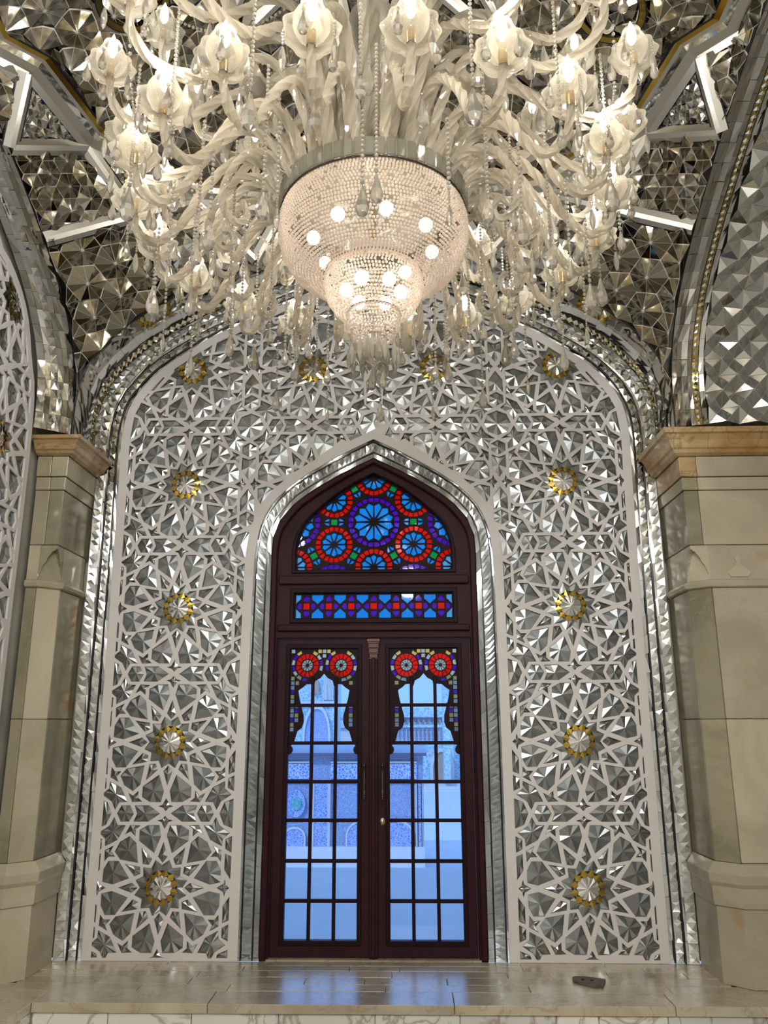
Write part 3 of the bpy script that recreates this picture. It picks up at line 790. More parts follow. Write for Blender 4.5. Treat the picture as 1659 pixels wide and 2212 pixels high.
def glaze(cells, outline, y, came, parent, tracname, depth=.022, joined=False):
    """cells: (colour, polygon). Wood tracery with those holes, a pane in each"""
    holes = []
    for c, poly in cells:
        q = inset(poly, came)
        if len(q) >= 3 and abs(area(q)) > 3e-5: holes.append((c, q))
    dboard(tracname, [outline] + [[(p[0], p[1]) for p in q] for _, q in holes], y, depth, WOODD, parent)
    by = {}
    for c, q in holes:
        big = [(p[0], p[1]) for p in inset(q, -came * .4)]
        if joined:
            mb = by.setdefault(c, MB())
            mb.prism(big, lambda p: Vector((p[0], y + depth * .4, p[1])) + DI, lambda p: Vector((p[0], y + depth * .6, p[1])) + DI)
        else:
            mb = MB(); mb.prism(big, lambda p: Vector((p[0], y + depth * .4, p[1])) + DI, lambda p: Vector((p[0], y + depth * .6, p[1])) + DI)
            mb.build(NAMES[c], G_PR[c], parent)
    for c, mb in by.items(): tag(mb.build(NAMES[c] + '_set', G_PR[c], parent), kind='stuff')
def clip_to(poly, region):
    q = [Vector(p) for p in poly]
    for i in range(len(region)):
        a = Vector(region[i]); b = Vector(region[(i + 1) % len(region)]); d = b - a
        if d.length < 1e-6: continue
        n = Vector((-d.y, d.x)); 
        if AREA_R < 0: n = -n
        q = clip(q, a, n.normalized())
        if len(q) < 3: return []
    return q
# fanlight: hexagonal net of large blue and purple rosettes and small blue and red ones
fanreg = [(p.x, p.y) for p in FAN]
AREA_R = area(fanreg)
U = 1 / 310.0                                     # metres per photo pixel here
c0 = Vector((0.0, wz(1124, DY)))
cells_f = []
def rosette(c, n1, ra, rb, col1, n2, rc, rd, col2):
    for k in range(n1):
        t = 2 * pi * k / n1 + pi / n1; w = pi / n1
        cells_f.append((col1, [c + Vector((cos(t), sin(t))) * ra * .16, c + Vector((cos(t - w), sin(t - w))) * ra * .92, c + Vector((cos(t), sin(t))) * rb, c + Vector((cos(t + w), sin(t + w))) * ra * .92]))
    for k in range(n2):
        t0 = 2 * pi * k / n2; t1 = 2 * pi * (k + 1) / n2; tm = (t0 + t1) / 2
        sgn = 1 if k % 2 == 0 else -1
        i0 = rb if (k % 2) else rc; i1_ = rc if (k % 2) else rb
        i0, i1_ = (rc * .98, rb * 1.02) if sgn > 0 else (rb * 1.02, rc * .98)
        cells_f.append((col2, [c + Vector((cos(t0), sin(t0))) * i0, c + Vector((cos(t1), sin(t1))) * i1_, c + Vector((cos(t1), sin(t1))) * rd, c + Vector((cos(tm), sin(tm))) * rd * 1.03, c + Vector((cos(t0), sin(t0))) * rd]))
HEX = 106 * U
mains = [c0] + [c0 + Vector((cos(a), sin(a))) * HEX * sqrt(3) for a in [k * pi / 3 for k in range(6)]]
smalls = []
for m_ in mains:
    for k in range(6):
        p = m_ + Vector((cos(pi / 6 + k * pi / 3), sin(pi / 6 + k * pi / 3))) * HEX
        if all((p - q).length > .05 for q in smalls): smalls.append(p)
for m_ in mains: rosette(m_, 12, 44 * U, 48 * U, 'b', 24, 47 * U, 59.5 * U, 'p')
for s_ in smalls: rosette(s_, 10, 28 * U, 30 * U, 'b' if abs(s_.x) < .42 else 'l', 20, 30 * U, 43 * U, 'r')
for i, a in enumerate(smalls):
    for b in smalls[i + 1:]:
        if abs((a - b).length - HEX) < .03:
            m_ = (a + b) / 2; d = (b - a).normalized(); n = Vector((-d.y, d.x)); hh = 8.5 * U
            cells_f.append(('g', [m_ - d * hh - n * hh, m_ + d * hh - n * hh, m_ + d * hh + n * hh, m_ - d * hh + n * hh]))
            for sg in (1, -1):
                p = m_ + n * sg * 18 * U
                for s2 in (1, -1):
                    cells_f.append(('b', [p - n * sg * 8 * U + d * s2 * .8 * U, p - n * sg * 8 * U + d * s2 * 10 * U, p + d * s2 * 9 * U, p + n * sg * 8 * U + d * s2 * .8 * U]))
fcells = []
for c, poly in cells_f:
    cc = centroid(poly)
    if abs(cc.x) > .7 or cc.y < zf0 - .1: continue
    q = clip_to(poly, fanreg)
    if len(q) >= 3 and abs(area(q)) > 6e-5: fcells.append((c, q))
glaze(fcells, [(p.x * 1.02, zf0 - .01 + (p.y - zf0) * 1.02) for p in FAN], 0.07, 0.0052, door, 'fanlight_tracery')
# transom light: seven quatrefoils
tc_ = []; n7 = 7; per = 2 * xt / n7 * 0.995; zc = (zt0 + zt1) / 2; hz = (zt1 - zt0) / 2; wv_ = 5.6 * U
for k in range(n7):
    cx_ = (k - 3) * per
    a = 8.5 * U
    tc_.append(('r', [Vector(p) for p in rect(cx_ - a, cx_ + a, zc - a, zc + a)]))
    for d in (Vector((1, 0)), Vector((-1, 0)), Vector((0, 1)), Vector((0, -1))):
        n = Vector((-d.y, d.x)); c_ = Vector((cx_, zc)); b0 = 9.5 * U; R_ = (per / 2 - .001) if d.x else hz * .98
        tc_.append(('p', [c_ + d * b0 - n * 8 * U, c_ + d * (b0 + 8 * U) - n * 9.5 * U, c_ + d * (R_ - 1 * U), c_ + d * (b0 + 8 * U) + n * 9.5 * U, c_ + d * b0 + n * 8 * U]))
for k in range(n7 + 1):
    cx_ = (k - 3.5) * per
    for sg in (1, -1):
        x0 = max(-xt + .002, cx_ - per / 2 + 10.5 * U); x1 = min(xt - .002, cx_ + per / 2 - 10.5 * U)
        tc_.append(('b' if 0 < k < n7 else 'l', [Vector((x0, zc + sg * (hz - .002))), Vector((x1, zc + sg * (hz - .002))), Vector((x1, zc + sg * 15 * U)), Vector((min(cx_ + 9 * U, xt - .002), zc + sg * 10.5 * U)), Vector((min(max(cx_, -xt + .002), xt - .002), zc + sg * 2.5 * U)), Vector((max(cx_ - 9 * U, -xt + .002), zc + sg * 10.5 * U)), Vector((x0, zc + sg * 15 * U))]))
glaze(tc_, rect(-xt - .01, xt + .01, zt0 - .01, zt1 + .01), 0.06, 0.0065, door, 'transom_tracery')

# two leaves
rows_px = [1523, 1605, 1689, 1773, 1861, 1948]
zrow = [wz(p, .06) for p in rows_px]; zbot = wz(2033, .06); zst1 = wz(1400, .06); zst0 = wz(1605, .06)
PX0, PX1 = 0.112, 0.597
def leaf(sg):
    lf = empty('door_leaf', (0, 0, 0), door)
    tag(lf, 'left leaf of the door' if sg < 0 else 'right leaf of the door with a brass lock')
    def MX(p): return (sg * p[0], p[1])
    def loop(ps):
        q = [MX(p) for p in ps]; return q
    open_top = zst0; 
    ly = 0.062
    dboard('stile_frame', [loop(rect(0.004, XJ - .004, 0.006, zd1 - .004)), loop(rect(PX0, PX1, zbot, zst1))], ly, .05, WOOD, lf, .004)
    dboard('inner_bead', [loop(rect(PX0 - .03, PX1 + .03, zbot - .03, zst1 + .03)), loop(rect(PX0, PX1, zbot, zst1))], ly - .008, .012, WOODD, lf, .003)
    c1, c2 = (0.257 + .277) / 2, (.421 + .447) / 2
    for c_ in (c1, c2):
        mb = MB(); xs = sorted((sg * (c_ - .0115), sg * (c_ + .0115))); mb.box(xs[0], xs[1], ly + .008, ly + .038, zbot, zst0 + (wz(1460, .06) - zst0), bev=.004); mb.v = [v + DI for v in mb.v]; mb.build('muntin', WOODD, lf)
    for z in zrow:
        mb = MB(); xs = sorted((sg * PX0, sg * PX1)); mb.box(xs[0], xs[1], ly + .009, ly + .037, z - .0115, z + .0115, bev=.004); mb.v = [v + DI for v in mb.v]; mb.build('muntin', WOODD, lf)
    zs = [zst1 - .004] + zrow + [zbot]
    cs = [PX0, c1, c2, PX1]
    for i in range(len(zs) - 1):
        for j in range(3):
            z0, z1 = zs[i + 1], zs[i]
            if i == 0: z1 = wz(1458 if j != 1 else 1450, .06)
            mb = MB(); xs = sorted((sg * cs[j], sg * cs[j + 1])); mb.box(xs[0], xs[1], ly + .020, ly + .024, z0, z1); mb.v = [v + DI for v in mb.v]; mb.build('clear_pane', CLEAR, lf)
    # cusped ogee board with stained glass above it
    def cu(px, py):  # crop pixels of the left leaf to leaf coordinates
        p = atY(px / 3.318 + 560, py / 3.318 + 1340, .06); return (-p.x, p.z)
    right = [(455, 380), (480, 412), (515, 432), (525, 472), (545, 455), (580, 458), (600, 478), (632, 500), (622, 560), (606, 620), (590, 680), (588, 730), (600, 770), (630, 795), (655, 850)]
    xc = .355; sc_ = [cu(a, b) for a, b in right]; xm = sc_[0][0]
    hw = [(abs(p[0] - xm), p[1]) for p in sc_]
    kx = 1.03
    hw = [(a * kx, b) for a, b in hw]
    og = [(xc + a, b) for a, b in hw[::-1]] + [(xc - a, b) for a, b in hw[1:]]
    og[0] = (og[0][0], zst0 - .004); og[-1] = (og[-1][0], zst0 - .004)
    og_out = [(xc + (p[0] - xc) * 1.0 + (.022 if p[0] > xc else -.022), p[1] + (.022 if p[1] > zst0 + .05 else 0)) for p in og]
    ogp = [Vector((xc + (p[0] - xc) + (.014 if p[0] > xc else -.014 if p[0] < xc else 0), p[1] + .012)) for p in og]
    outline = [(PX0, zst0), (xc - hw[-1][0], zst0 - .004)]
    region = [(PX0 - .004, zst0 - .03), (PX0 - .004, zst1 + .004), (PX1 + .004, zst1 + .004), (PX1 + .004, zst0 - .03)] + og
    # stained cells
    cells = []
    def ok(poly): 
        for p in poly:
            if not (PX0 + .003 < p.x < PX1 - .003 and zst0 + .012 < p.y < zst1 - .003): return False
            if inside(p, [(q.x, q.y) for q in ogp]) : return False
        return True
    def ringc(c, n, ra, rb, cols, ph=0.0):
        for k in range(n):
            t0 = 2 * pi * (k + ph) / n; t1 = 2 * pi * (k + 1 + ph) / n
            poly = [c + Vector((cos(t0), sin(t0))) * ra, c + Vector((cos(t1), sin(t1))) * ra, c + Vector((cos(t1), sin(t1))) * rb, c + Vector((cos(t0), sin(t0))) * rb]
            cells.append((cols[k % len(cols)], poly))
    half_w = (PX1 - PX0) / 4
    ros = [Vector((xc + s_ * half_w, zst1 - half_w * .98)) for s_ in (-1, 1)]
    for c_ in ros:
        ringc(c_, 10, .008, .043, 'w'); ringc(c_, 14, .043, .086, 'r')
    for c_ in ros: ringc(c_, 16, .090, .1165, 'wpywpywp')
    g_ = (PX1 - PX0 - .006) / 15; nz = int((zst1 - zst0) / g_)
    for i in range(15):
        for j in range(nz):
            ca = Vector((PX0 + .003 + (i + .5) * g_, zst1 - .003 - (j + .5) * g_))
            if any((ca - c_).length < .1165 + g_ * .5 for c_ in ros): continue
            ii = min(i, 14 - i)
            col = 'wpwypwyww'[(ii + (j % 9) * 2 + (j // 9)) % 9]
            cells.append((col, [ca + Vector(v) * g_ * .5 for v in ((-1, -1), (1, -1), (1, 1), (-1, 1))]))
    good = []
    for c_, poly in cells:
        poly = [Vector(p) for p in poly]
        if ok(poly) and not any(inside(centroid(poly), g[1]) for g in good): good.append((c_, poly))
    good = [(c_, [Vector((sg * p.x, p.y)) for p in poly]) for c_, poly in good]
    glaze(good, [MX(p) for p in region], ly + .012, .0036, lf, 'cusped_tracery', .024, joined=True)
    for qx in (PX0, PX1):   # round cusps below the ogee
        mb = MB(); cz_ = wz(1340 + 928 / 3.318, .06)
        pts = [(qx + (.030 * cos(t)), cz_ + .032 * sin(t)) for t in [k * 2 * pi / 20 for k in range(20)]]
        dboard('round_cusp', [[MX(p) for p in pts]], ly + .010, .026, WOODD, lf)
    # handle
    hp = atY(783 if sg < 0 else 827, 1687, .05); L = .245; zc_ = hp.z
    prof = [(.0, -.5), (.008, -.49), (.011, -.47), (.006, -.455), (.006, -.44), (.013, -.43), (.013, -.40), (.007, -.39), (.010, -.2), (.012, 0), (.010, .2), (.007, .39), (.013, .40), (.013, .43), (.006, .44), (.006, .455), (.011, .47), (.008, .49), (0, .5)]
    mb = MB(); mb.lathe([(r_ * .95, z * L) for r_, z in prof], 10, (sg * .062, ly - .045, zc_))
    for z in (-.41, .41): mb.box(sg * .062 - .006, sg * .062 + .006, ly - .045, ly + .002, zc_ + z * L - .006, zc_ + z * L + .006)
    mb.v = [v + DI for v in mb.v]; mb.build('pull_handle', METAL, lf, True)
    if sg > 0:
        lp_ = atY(826, 1775, .05)
        mb = MB(); ring = [(.018, -.004), (.021, 0), (.018, .004), (.010, .004), (.010, -.004), (.018, -.004)]
        n_ = 18
        for i in range(n_):
            pass
        mb.lathe([(.0, .010), (.010, .010), (.012, .006), (.019, .006), (.021, 0), (.021, -.004)], 18)
        mb.v = [Vector((lp_.x + v.x, ly - .001 - v.z, lp_.z + v.y * 1.15)) + DI for v in mb.v]; mb.build('lock_rose', LOCK, lf, True)
    return lf
leaf(-1); leaf(1)
mb = MB(); mb.box(-.745, .745, .022, .34, -.08, .004); mb.v = [v + DI for v in mb.v]; mb.build('door_sill', FLOORM, door)
# astragal with little carved capital
mb = MB(); mb.box(-.03, .03, .040, .065, .006, zd1 - .01, bev=.005); mb.box(-.014, .014, .028, .045, .006, zd1 - .14, bev=.005); mb.v = [v + DI for v in mb.v]; mb.build('astragal', WOOD, door)
cap = MB(); zc1 = zd1 - .006
for (w_, h0, h1, dp) in ((.046, 0, .022, .045), (.042, .022, .034, .04), (.038, .034, .062, .036), (.040, .062, .070, .038), (.034, .070, .098, .032), (.036, .098, .106, .034), (.029, .106, .134, .028), (.032, .134, .142, .03)):
    cap.box(-w_, w_, .062 - dp, .062, zc1 - h1, zc1 - h0, bev=.002)
for (w_, h0, h1, dp) in ((.038, .036, .060, .036), (.034, .072, .096, .032), (.029, .108, .132, .028)):
    for k in range(5):
        xx = -w_ + (k + .5) * 2 * w_ / 5; cap.box(xx - w_ * .09, xx + w_ * .09, .062 - dp - .005, .062 - dp + .002, zc1 - h1, zc1 - h0)
cap.v = [v + DI for v in cap.v]; cap.build('carved_capital', principled('carved_wood', (0.12, .045, .04), .45), door)

# ------------------------------------------------------------------ the mirrored vault
vault = tag(empty('mirror_vault', (0, BC.y, 5.1)), 'vault of star-cut mirror panels with ribs and gold edge above the wall', 'vault')
VI = Vector((0, -BC.y, -5.1))
FOCUS = Vector((0.1, BC.y, 3.4))
star_budget = [300]
def mosaic(poly3, a, relief, name, seed, mats=(MIRW, MIR), lift=None, detail=True, want=0):
    """star-cut mirrors over a panel whose edge is poly3"""
    r = random.Random(seed); n = len(poly3); c = sum(poly3, Vector()) / n
    nn = Vector()
    for i in range(n): nn += (poly3[i] - c).cross(poly3[(i + 1) % n] - c)
    nn.normalize()
    if nn.dot(FOCUS - c) < 0: nn = -nn
    ux = Vector((0, 0, 1)).cross(nn)
    ux = ux.normalized() if ux.length > .1 else Vector((1, 0, 0)); uy = nn.cross(ux)
    P2 = [Vector(((p - c).dot(ux), (p - c).dot(uy))) for p in poly3]
    dense = []
    for i in range(n):
        A, B = poly3[i], poly3[(i + 1) % n]; m = max(1, int((B - A).length / .15))
        for k in range(m):
            q = A.lerp(B, k / m); dense.append((Vector(((q - c).dot(ux), (q - c).dot(uy))), (q - c).dot(nn)))
    def L(p):
        if lift: return lift(c + ux * p.x + uy * p.y)
        w = 0; h = 0
        for q, d in dense:
            e = (p - q).length_squared + 1e-4; k = 1 / (e * e); w += k; h += d * k
        return c + ux * p.x + uy * p.y + nn * (h / w)
    part = empty(name, (0, 0, 0), vault)
    x0 = min(p.x for p in P2) - a; x1 = max(p.x for p in P2) + a; y0 = min(p.y for p in P2) - a; y1 = max(p.y for p in P2) + a
    back = MB(); joined = MB(); nj = 0; stars = []
    row = 0; y = y0
    while y < y1:
        x = x0 + (a / 2 if row % 2 else 0)
        while x < x1:
            C = Vector((x, y)); x += a
            hexm = []
            for k in range(12):
                t = pi / 6 * k; rad = a / 2 if k % 2 == 0 else a / sqrt(3)
                hexm.append(C + Vector((cos(t), sin(t))) * rad)
            cin = inside(C, P2)
            tris = []
            for k in range(12):
                tri = [C, hexm[k], hexm[(k + 1) % 12]]
                g = (tri[0] + tri[1] + tri[2]) / 3
                if not inside(g, P2): continue
                q = []
                for v in tri:
                    q.append(v if inside(v, P2) else nearest(v, P2)[1])
                if abs(area(q)) < 1e-6: continue
                tris.append((k, q))
            if not tris: continue
            mb = MB(); hc = relief * r.uniform(.7, 1.25); hs = [relief * r.uniform(-.25, .45) if k % 2 else relief * r.uniform(-.1, .25) for k in range(12)]
            for k, q in tris:
                hts = (hc, hs[k], hs[(k + 1) % 12]); g = (q[0] + q[1] + q[2]) / 3
                pts = []
                for v, h in zip(q, hts):
                    v2 = g + (v - g) * .905
                    pts.append(L(v2) + nn * (h * .93 + .004) + VI)
                if (pts[1] - pts[0]).cross(pts[2] - pts[0]).dot(nn) < 0: pts = pts[::-1]
                mb.add(pts, [(0, 1, 2)])
                back.add([L(v) + nn * (h - .004) + VI for v, h in zip(q, hts)], [(0, 1, 2)])
            stars.append(mb)
        y += a * sqrt(3) / 2; row += 1
    stars.sort(key=lambda m: -len(m.f))
    for i, mb in enumerate(stars):
        if i < want and star_budget[0] > 0:
            mb.build('mirror_star', mats[i % len(mats)], part); star_budget[0] -= 1
        else: joined.add(mb.v, mb.f); nj += 1
    back.build('grout_bed', GROUT, part)
    if nj: tag(joined.build('more_mirror_stars', mats[0], part), kind='stuff')
    return part
def rib(p0, p1, w=0.115, h=0.035, parent=None, name='rib', up=None):
    """mirror-faced rib with a black line at either foot"""
    p0, p1 = Vector(p0), Vector(p1); t = (p1 - p0).normalized(); m = (p0 + p1) / 2
    nn = (FOCUS - m); nn = (nn - t * nn.dot(t)).normalized(); s = t.cross(nn)
    mb = MB(); rows = []
    for p in (p0, p1):
        rows.append([p + s * w * .5 + nn * .012, p + s * w * .42 + nn * .014, p + s * w * .13 + nn * h, p - s * w * .13 + nn * h, p - s * w * .42 + nn * .014, p - s * w * .5 + nn * .012])
    vs = [v + VI for rw in rows for v in rw]
    for k in range(5): mb.add([vs[k], vs[k + 1], vs[k + 7], vs[k + 6]], [(0, 1, 2, 3)], 1 if k in (0, 4) else 0)
    return mb.build(name, [RIBM, BLACK], parent or vault)
def LP(a, b, z): return Vector((a, BC.y + b, z))
arch_s = [(2.1 - p.x, p.y) for p in outer_half]      # distance from the springing, height
def arch_at(s):
    prev = None
    for q in arch_s:
        if q[1] < 3.72: prev = q; continue
        if q[0] >= s and prev: 
            t = (s - prev[0]) / (q[0] - prev[0]) if q[0] > prev[0] else 0
            return prev[1] + (q[1] - prev[1]) * max(0, min(1, t))
        prev = q
    return arch_s[-1][1]
def side_pt(sx, s): return LP(sx * HB, HB - s, max(3.72, arch_at(s)) if s > .02 else 3.72)
def main_pt(sx, s): return LP(sx * (HB - s), HB, max(3.72, arch_at(s)) if s > .02 else 3.72)
S_L2, S_L1 = 0.70, 1.25
for sx in (-1, 1):
    C_ = LP(sx * 1.82, 1.25, 5.13); D_ = LP(sx * 1.25, 1.82, 5.13); B_ = LP(sx * 1.93, .62, 5.13); E_ = LP(sx * .62, 1.93, 5.13); N2 = LP(sx * 1.60, 1.60, 4.86)
    A_ = LP(sx * 2.10, .45, 5.13); F_ = LP(sx * .45, 2.10, 5.13)
    ss = [0.0, .04, .1, .2, .32, .45, .58, S_L2]
    kite = [side_pt(sx, s) for s in ss] + [N2] + [main_pt(sx, s) for s in ss[::-1][:-1]]
    mosaic(kite, 0.235, 0.045, 'spandrel_panel', 50 + sx, mats=(MIRK, MIRK2), want=60)
    quadL = [side_pt(sx, S_L1), C_, N2, side_pt(sx, S_L2), side_pt(sx, .9)]
    quadM = [main_pt(sx, S_L1), D_, N2, main_pt(sx, S_L2), main_pt(sx, .9)]
    mosaic(quadL, 0.150, 0.022, 'kite_panel', 60 + sx, mats=(MIRW, MIRK2), want=34); mosaic(quadM, 0.150, 0.022, 'kite_panel', 64 + sx, want=14)
    mosaic([side_pt(sx, S_L1), B_, C_], 0.085, 0.010, 'triangle_panel', 70 + sx, mats=(MIR, MIR), want=14); mosaic([main_pt(sx, S_L1), E_, D_], 0.085, 0.010, 'triangle_panel', 74 + sx, want=6)
    mosaic([C_, D_, N2], 0.11, 0.012, 'triangle_panel', 78 + sx, want=8)
    # panel between the side arch and the gold ring
    sd = [side_pt(sx, s) for s in (S_L1, 1.55, 1.85, 2.1)] + [LP(sx * HB, -(HB - s) , max(3.72, arch_at(s))) for s in (1.85, 1.55, S_L1)]
    mosaic(sd + [LP(sx * 1.93, -.62, 5.13), LP(sx * 2.06, -.45, 5.13), LP(sx * 2.06, .45, 5.13), B_], 0.16, 0.02, 'lunette_panel', 80 + sx, want=0)
    for p, q in ((side_pt(sx, S_L2), N2), (main_pt(sx, S_L2), N2), (N2, C_), (N2, D_), (side_pt(sx, S_L1), C_), (side_pt(sx, S_L1), B_), (main_pt(sx, S_L1), D_), (main_pt(sx, S_L1), E_)):
        rib(p, q)
    # near corner of the bay: plain mirror facets, only met in reflections
    mb = MB(); c_, d_, b_, n2 = LP(sx * 1.82, -1.25, 5.13), LP(sx * 1.25, -1.82, 5.13), LP(sx * 1.93, -.62, 5.13), LP(sx * 1.6, -1.6, 4.86)
    nk = [LP(sx * HB, -(HB - s), max(3.72, arch_at(s))) for s in ss]; nm = [LP(sx * (HB - s), -HB, max(3.72, arch_at(s))) for s in ss]
    for k in range(len(ss) - 1): mb.add([nk[k] + VI, nk[k + 1] + VI, n2 + VI], [(0, 1, 2)]); mb.add([nm[k] + VI, nm[k + 1] + VI, n2 + VI], [(0, 1, 2)])
    l1 = LP(sx * HB, -.85, arch_at(S_L1)); m1 = LP(sx * .85, -HB, arch_at(S_L1)); e_ = LP(sx * .62, -1.93, 5.13)
    for t3 in ((nk[-1], l1, c_), (nk[-1], c_, n2), (l1, b_, c_), (nm[-1], m1, d_), (nm[-1], d_, n2), (c_, d_, n2), (m1, e_, d_)): mb.add([p + VI for p in t3], [(0, 1, 2)])
    mb.build('near_spandrel', MIRW, vault)
fm = [main_pt(-1, s) for s in (S_L1, 1.55, 1.85, 2.1)] + [main_pt(1, s) for s in (1.85, 1.55, S_L1)]
mosaic(fm + [LP(.62, 1.93, 5.13), LP(.45, 2.06, 5.13), LP(-.45, 2.06, 5.13), LP(-.62, 1.93, 5.13)], 0.16, 0.02, 'lunette_panel', 90, want=10)
mb = MB(); nf = [LP(x, -HB, max(3.72, arch_at(HB - abs(x)))) for x in [-.85, -.5, 0, .5, .85]] + [LP(.62, -1.93, 5.13), LP(-.62, -1.93, 5.13)]
mb.add([p + VI for p in nf], [tuple(range(7))]); mb.build('near_lunette', MIRW, vault)
ring0 = []
for q in range(4):
    for a, b in ((2.10, .45), (1.93, .62), (1.82, 1.25), (1.25, 1.82), (.62, 1.93), (.45, 2.10)):
        for _ in range(q): a, b = -b, a
        ring0.append((a, b))
def ringp(s, z): return [LP(a * s, b * s, z) + VI for a, b in ring0 + ring0[:1]]
strip('ring_moulding', ringp(1.0, 5.09), ringp(.985, 5.12), RIBM, vault); strip('ring_moulding', ringp(.985, 5.12), ringp(.955, 5.135), RIBM, vault)
strip('ring_moulding', ringp(.955, 5.135), ringp(.945, 5.165), MIR, vault); strip('ring_moulding', ringp(.945, 5.165), ringp(.934, 5.170), RIBM, vault); strip('gold_edge', ringp(.934, 5.170), ringp(.918, 5.175), GOLD, vault)
strip('black_line', ringp(.918, 5.176), ringp(.910, 5.178), BLACK, vault)
def dome_z(x, y):
    return 5.18 + 0.62 * max(0.0, 1 - (hypot(x, y) / 1.95) ** 2)
def dome_lift(p): return Vector((p.x, p.y, dome_z(p.x, p.y - BC.y)))
dense_r = []
for (a, b), (a2, b2) in zip(ring0, ring0[1:] + ring0[:1]):
    for k in range(6): dense_r.append((a + (a2 - a) * k / 6, b + (b2 - b) * k / 6))
dense_r.append(dense_r[0])
strip('dome_skirt', [LP(a * .911, b * .911, 5.177) + VI for a, b in dense_r], [LP(a * .903, b * .903, dome_z(a * .903, b * .903) + .012) + VI for a, b in dense_r], MIRW, vault)
far = sorted([(a, b) for a, b in ring0], key=lambda q: atan2(q[1], q[0]))
poly_far = [LP(a * .912, b * .912, 5.18) for a, b in far if b > -0.46]
mosaic(poly_far, 0.205, 0.038, 'dome_panel', 99, mats=(MIRW, MIRK2), lift=dome_lift, want=140)
mb = MB(); n_ = 16
for i in range(n_):
    for k in range(5):
        t0 = pi + pi * i / n_; t1 = pi + pi * (i + 1) / n_; r0, r1 = 2.0 * k / 5, 2.0 * (k + 1) / 5
        q = [(r0 * cos(t0), r0 * sin(t0) - .4), (r1 * cos(t0), r1 * sin(t0) - .4), (r1 * cos(t1), r1 * sin(t1) - .4), (r0 * cos(t1), r0 * sin(t1) - .4)]
        mb.add([LP(x, y, dome_z(x, y) + .04 * ((i + k) % 2)) + VI for x, y in q], [(0, 1, 2), (0, 2, 3)])
mb.build('near_dome', MIRW, vault)
for k in range(8):        # flat bands with black edges that star out from the hanging rod
    t = pi / 8 + k * pi / 4; a = [.45 * cos(t), .45 * sin(t)]; b = [1.15 * cos(t + .35), 1.15 * sin(t + .35)]; c = [1.15 * cos(t - .35), 1.15 * sin(t - .35)]
    if b[1] < -.5 and c[1] < -.5: continue
    for e in (b, c):
        rib(LP(a[0], a[1], dome_z(*a) - .03), LP(e[0], e[1], dome_z(*e) - .03), .10, .02, name='star_band')
for px in (292, 1308):    # two round frames in the dome
    p = atZ(px, -55, 5.62); mb = MB(); rr = .20; q = 28
    A = [Vector((p.x + (rr) * cos(i * 2 * pi / q), p.y + rr * sin(i * 2 * pi / q), 0)) for i in range(q + 1)]
    for f0, f1, mi in ((1.0, .97, 0), (.97, .82, 1), (.82, .79, 0)):
        for i in range(q):
            v4 = []
            for f_, k in ((f0, i), (f0, i + 1), (f1, i + 1), (f1, i)):
                x_ = p.x + rr * f_ * cos(k * 2 * pi / q); y_ = p.y + rr * f_ * sin(k * 2 * pi / q); v4.append(Vector((x_, y_, dome_z(x_, y_ - BC.y) - .045)) + VI)
            mb.add(v4, [(0, 1, 2, 3)], mi)
    mb.build('round_frame', [BLACK, GOLD], vault)

# side arches: bands on the face and soffit towards the side walls
def side_arch(sx, depth, label):
    P = tag(empty('side_arch', (sx * HB, BC.y, 3.4)), label, 'arch', 'side arches')
    I_ = Vector((-sx * HB, -BC.y, -3.4))
    base = [(2.1 - p.x, p.y) for p in outer_half if p.y > 3.38]
    full = [Vector((sx * HB, BC.y + HB - s, z)) for s, z in base]
    full += [Vector((sx * HB, BC.y - (HB - s), z)) for s, z in base[::-1]][1:]
    def path(dx, dz, shrink):    # moved sideways; shrink pulls the curve down and in
        out = []
        for p in full:
            b = p.y - BC.y; out.append(Vector((p.x + sx * dx, BC.y + b * (1 - shrink / HB), p.z - dz * (1 if p.z > 3.72 else max(0, (p.z - 3.4) / .32)))) + I_)
        return out
    return P, path
P, path = side_arch(-1, .18, 'left arch faced with mirror bands above the orange-brown cornice')
seq = [(0, 0, 0, None), (.006, .0, .012, 'k'), (.03, .01, .05, 'm'), (.06, .012, .07, 'w'), (.085, .02, .10, 'm'), (.12, .03, .13, 'z'), (.15, .035, .15, 'm'), (.185, .05, .19, 'm')]
for j in range(1, len(seq)):
    a = path(*seq[j - 1][:3]); b = path(*seq[j][:3]); kd = seq[j][3]
    if kd == 'k': strip('black_line', a, b, BLACK, P)
    elif kd == 'z': loft('faceted_band', a, b, MIR, P, .06, .003, .01, seed=200 + j)
    else: loft('mirror_band', a, b, MIR if kd == 'm' else MIRW, P, .12, .004, seed=200 + j)
P, path = side_arch(1, .6, 'right arch with gold and silver diamond band and deep mirrored soffit')
seq = [(0, 0, 0, None), (.004, .0, .01, 'k'), (.03, .0, .03, 'w'), (.06, 0, .035, 'w'), (.10, .005, .04, 'm'), (.125, .01, .05, 'w'), (.13, .01, .052, 'k'), (.165, .01, .06, 'd'), (.17, .01, .062, 'k'), (.20, .01, .07, 'm')]
for j in range(1, len(seq)):
    a = path(*seq[j - 1][:3]); b = path(*seq[j][:3]); kd = seq[j][3]
    if kd == 'k': strip('black_line', a, b, BLACK, P)
    elif kd == 'd': loft('diamond_band', a, b, [MIR, GOLD], P, .045, .001, seed=220 + j, diamonds=True)
    else: loft('mirror_band', a, b, MIR if kd == 'm' else MIRW, P, .12, .004, seed=220 + j)
sof_a = path(.20, .01, .07); sof_b = path(.62, .01, .07)
L_ = [0.0]
for a, b in zip(sof_a, sof_a[1:]): L_.append(L_[-1] + (b - a).length)
rr_ = random.Random(77); nseg = int(L_[-1] / .115); SA = resample(sof_a, nseg + 1); SB = resample(sof_b, nseg + 1)
grid = {}
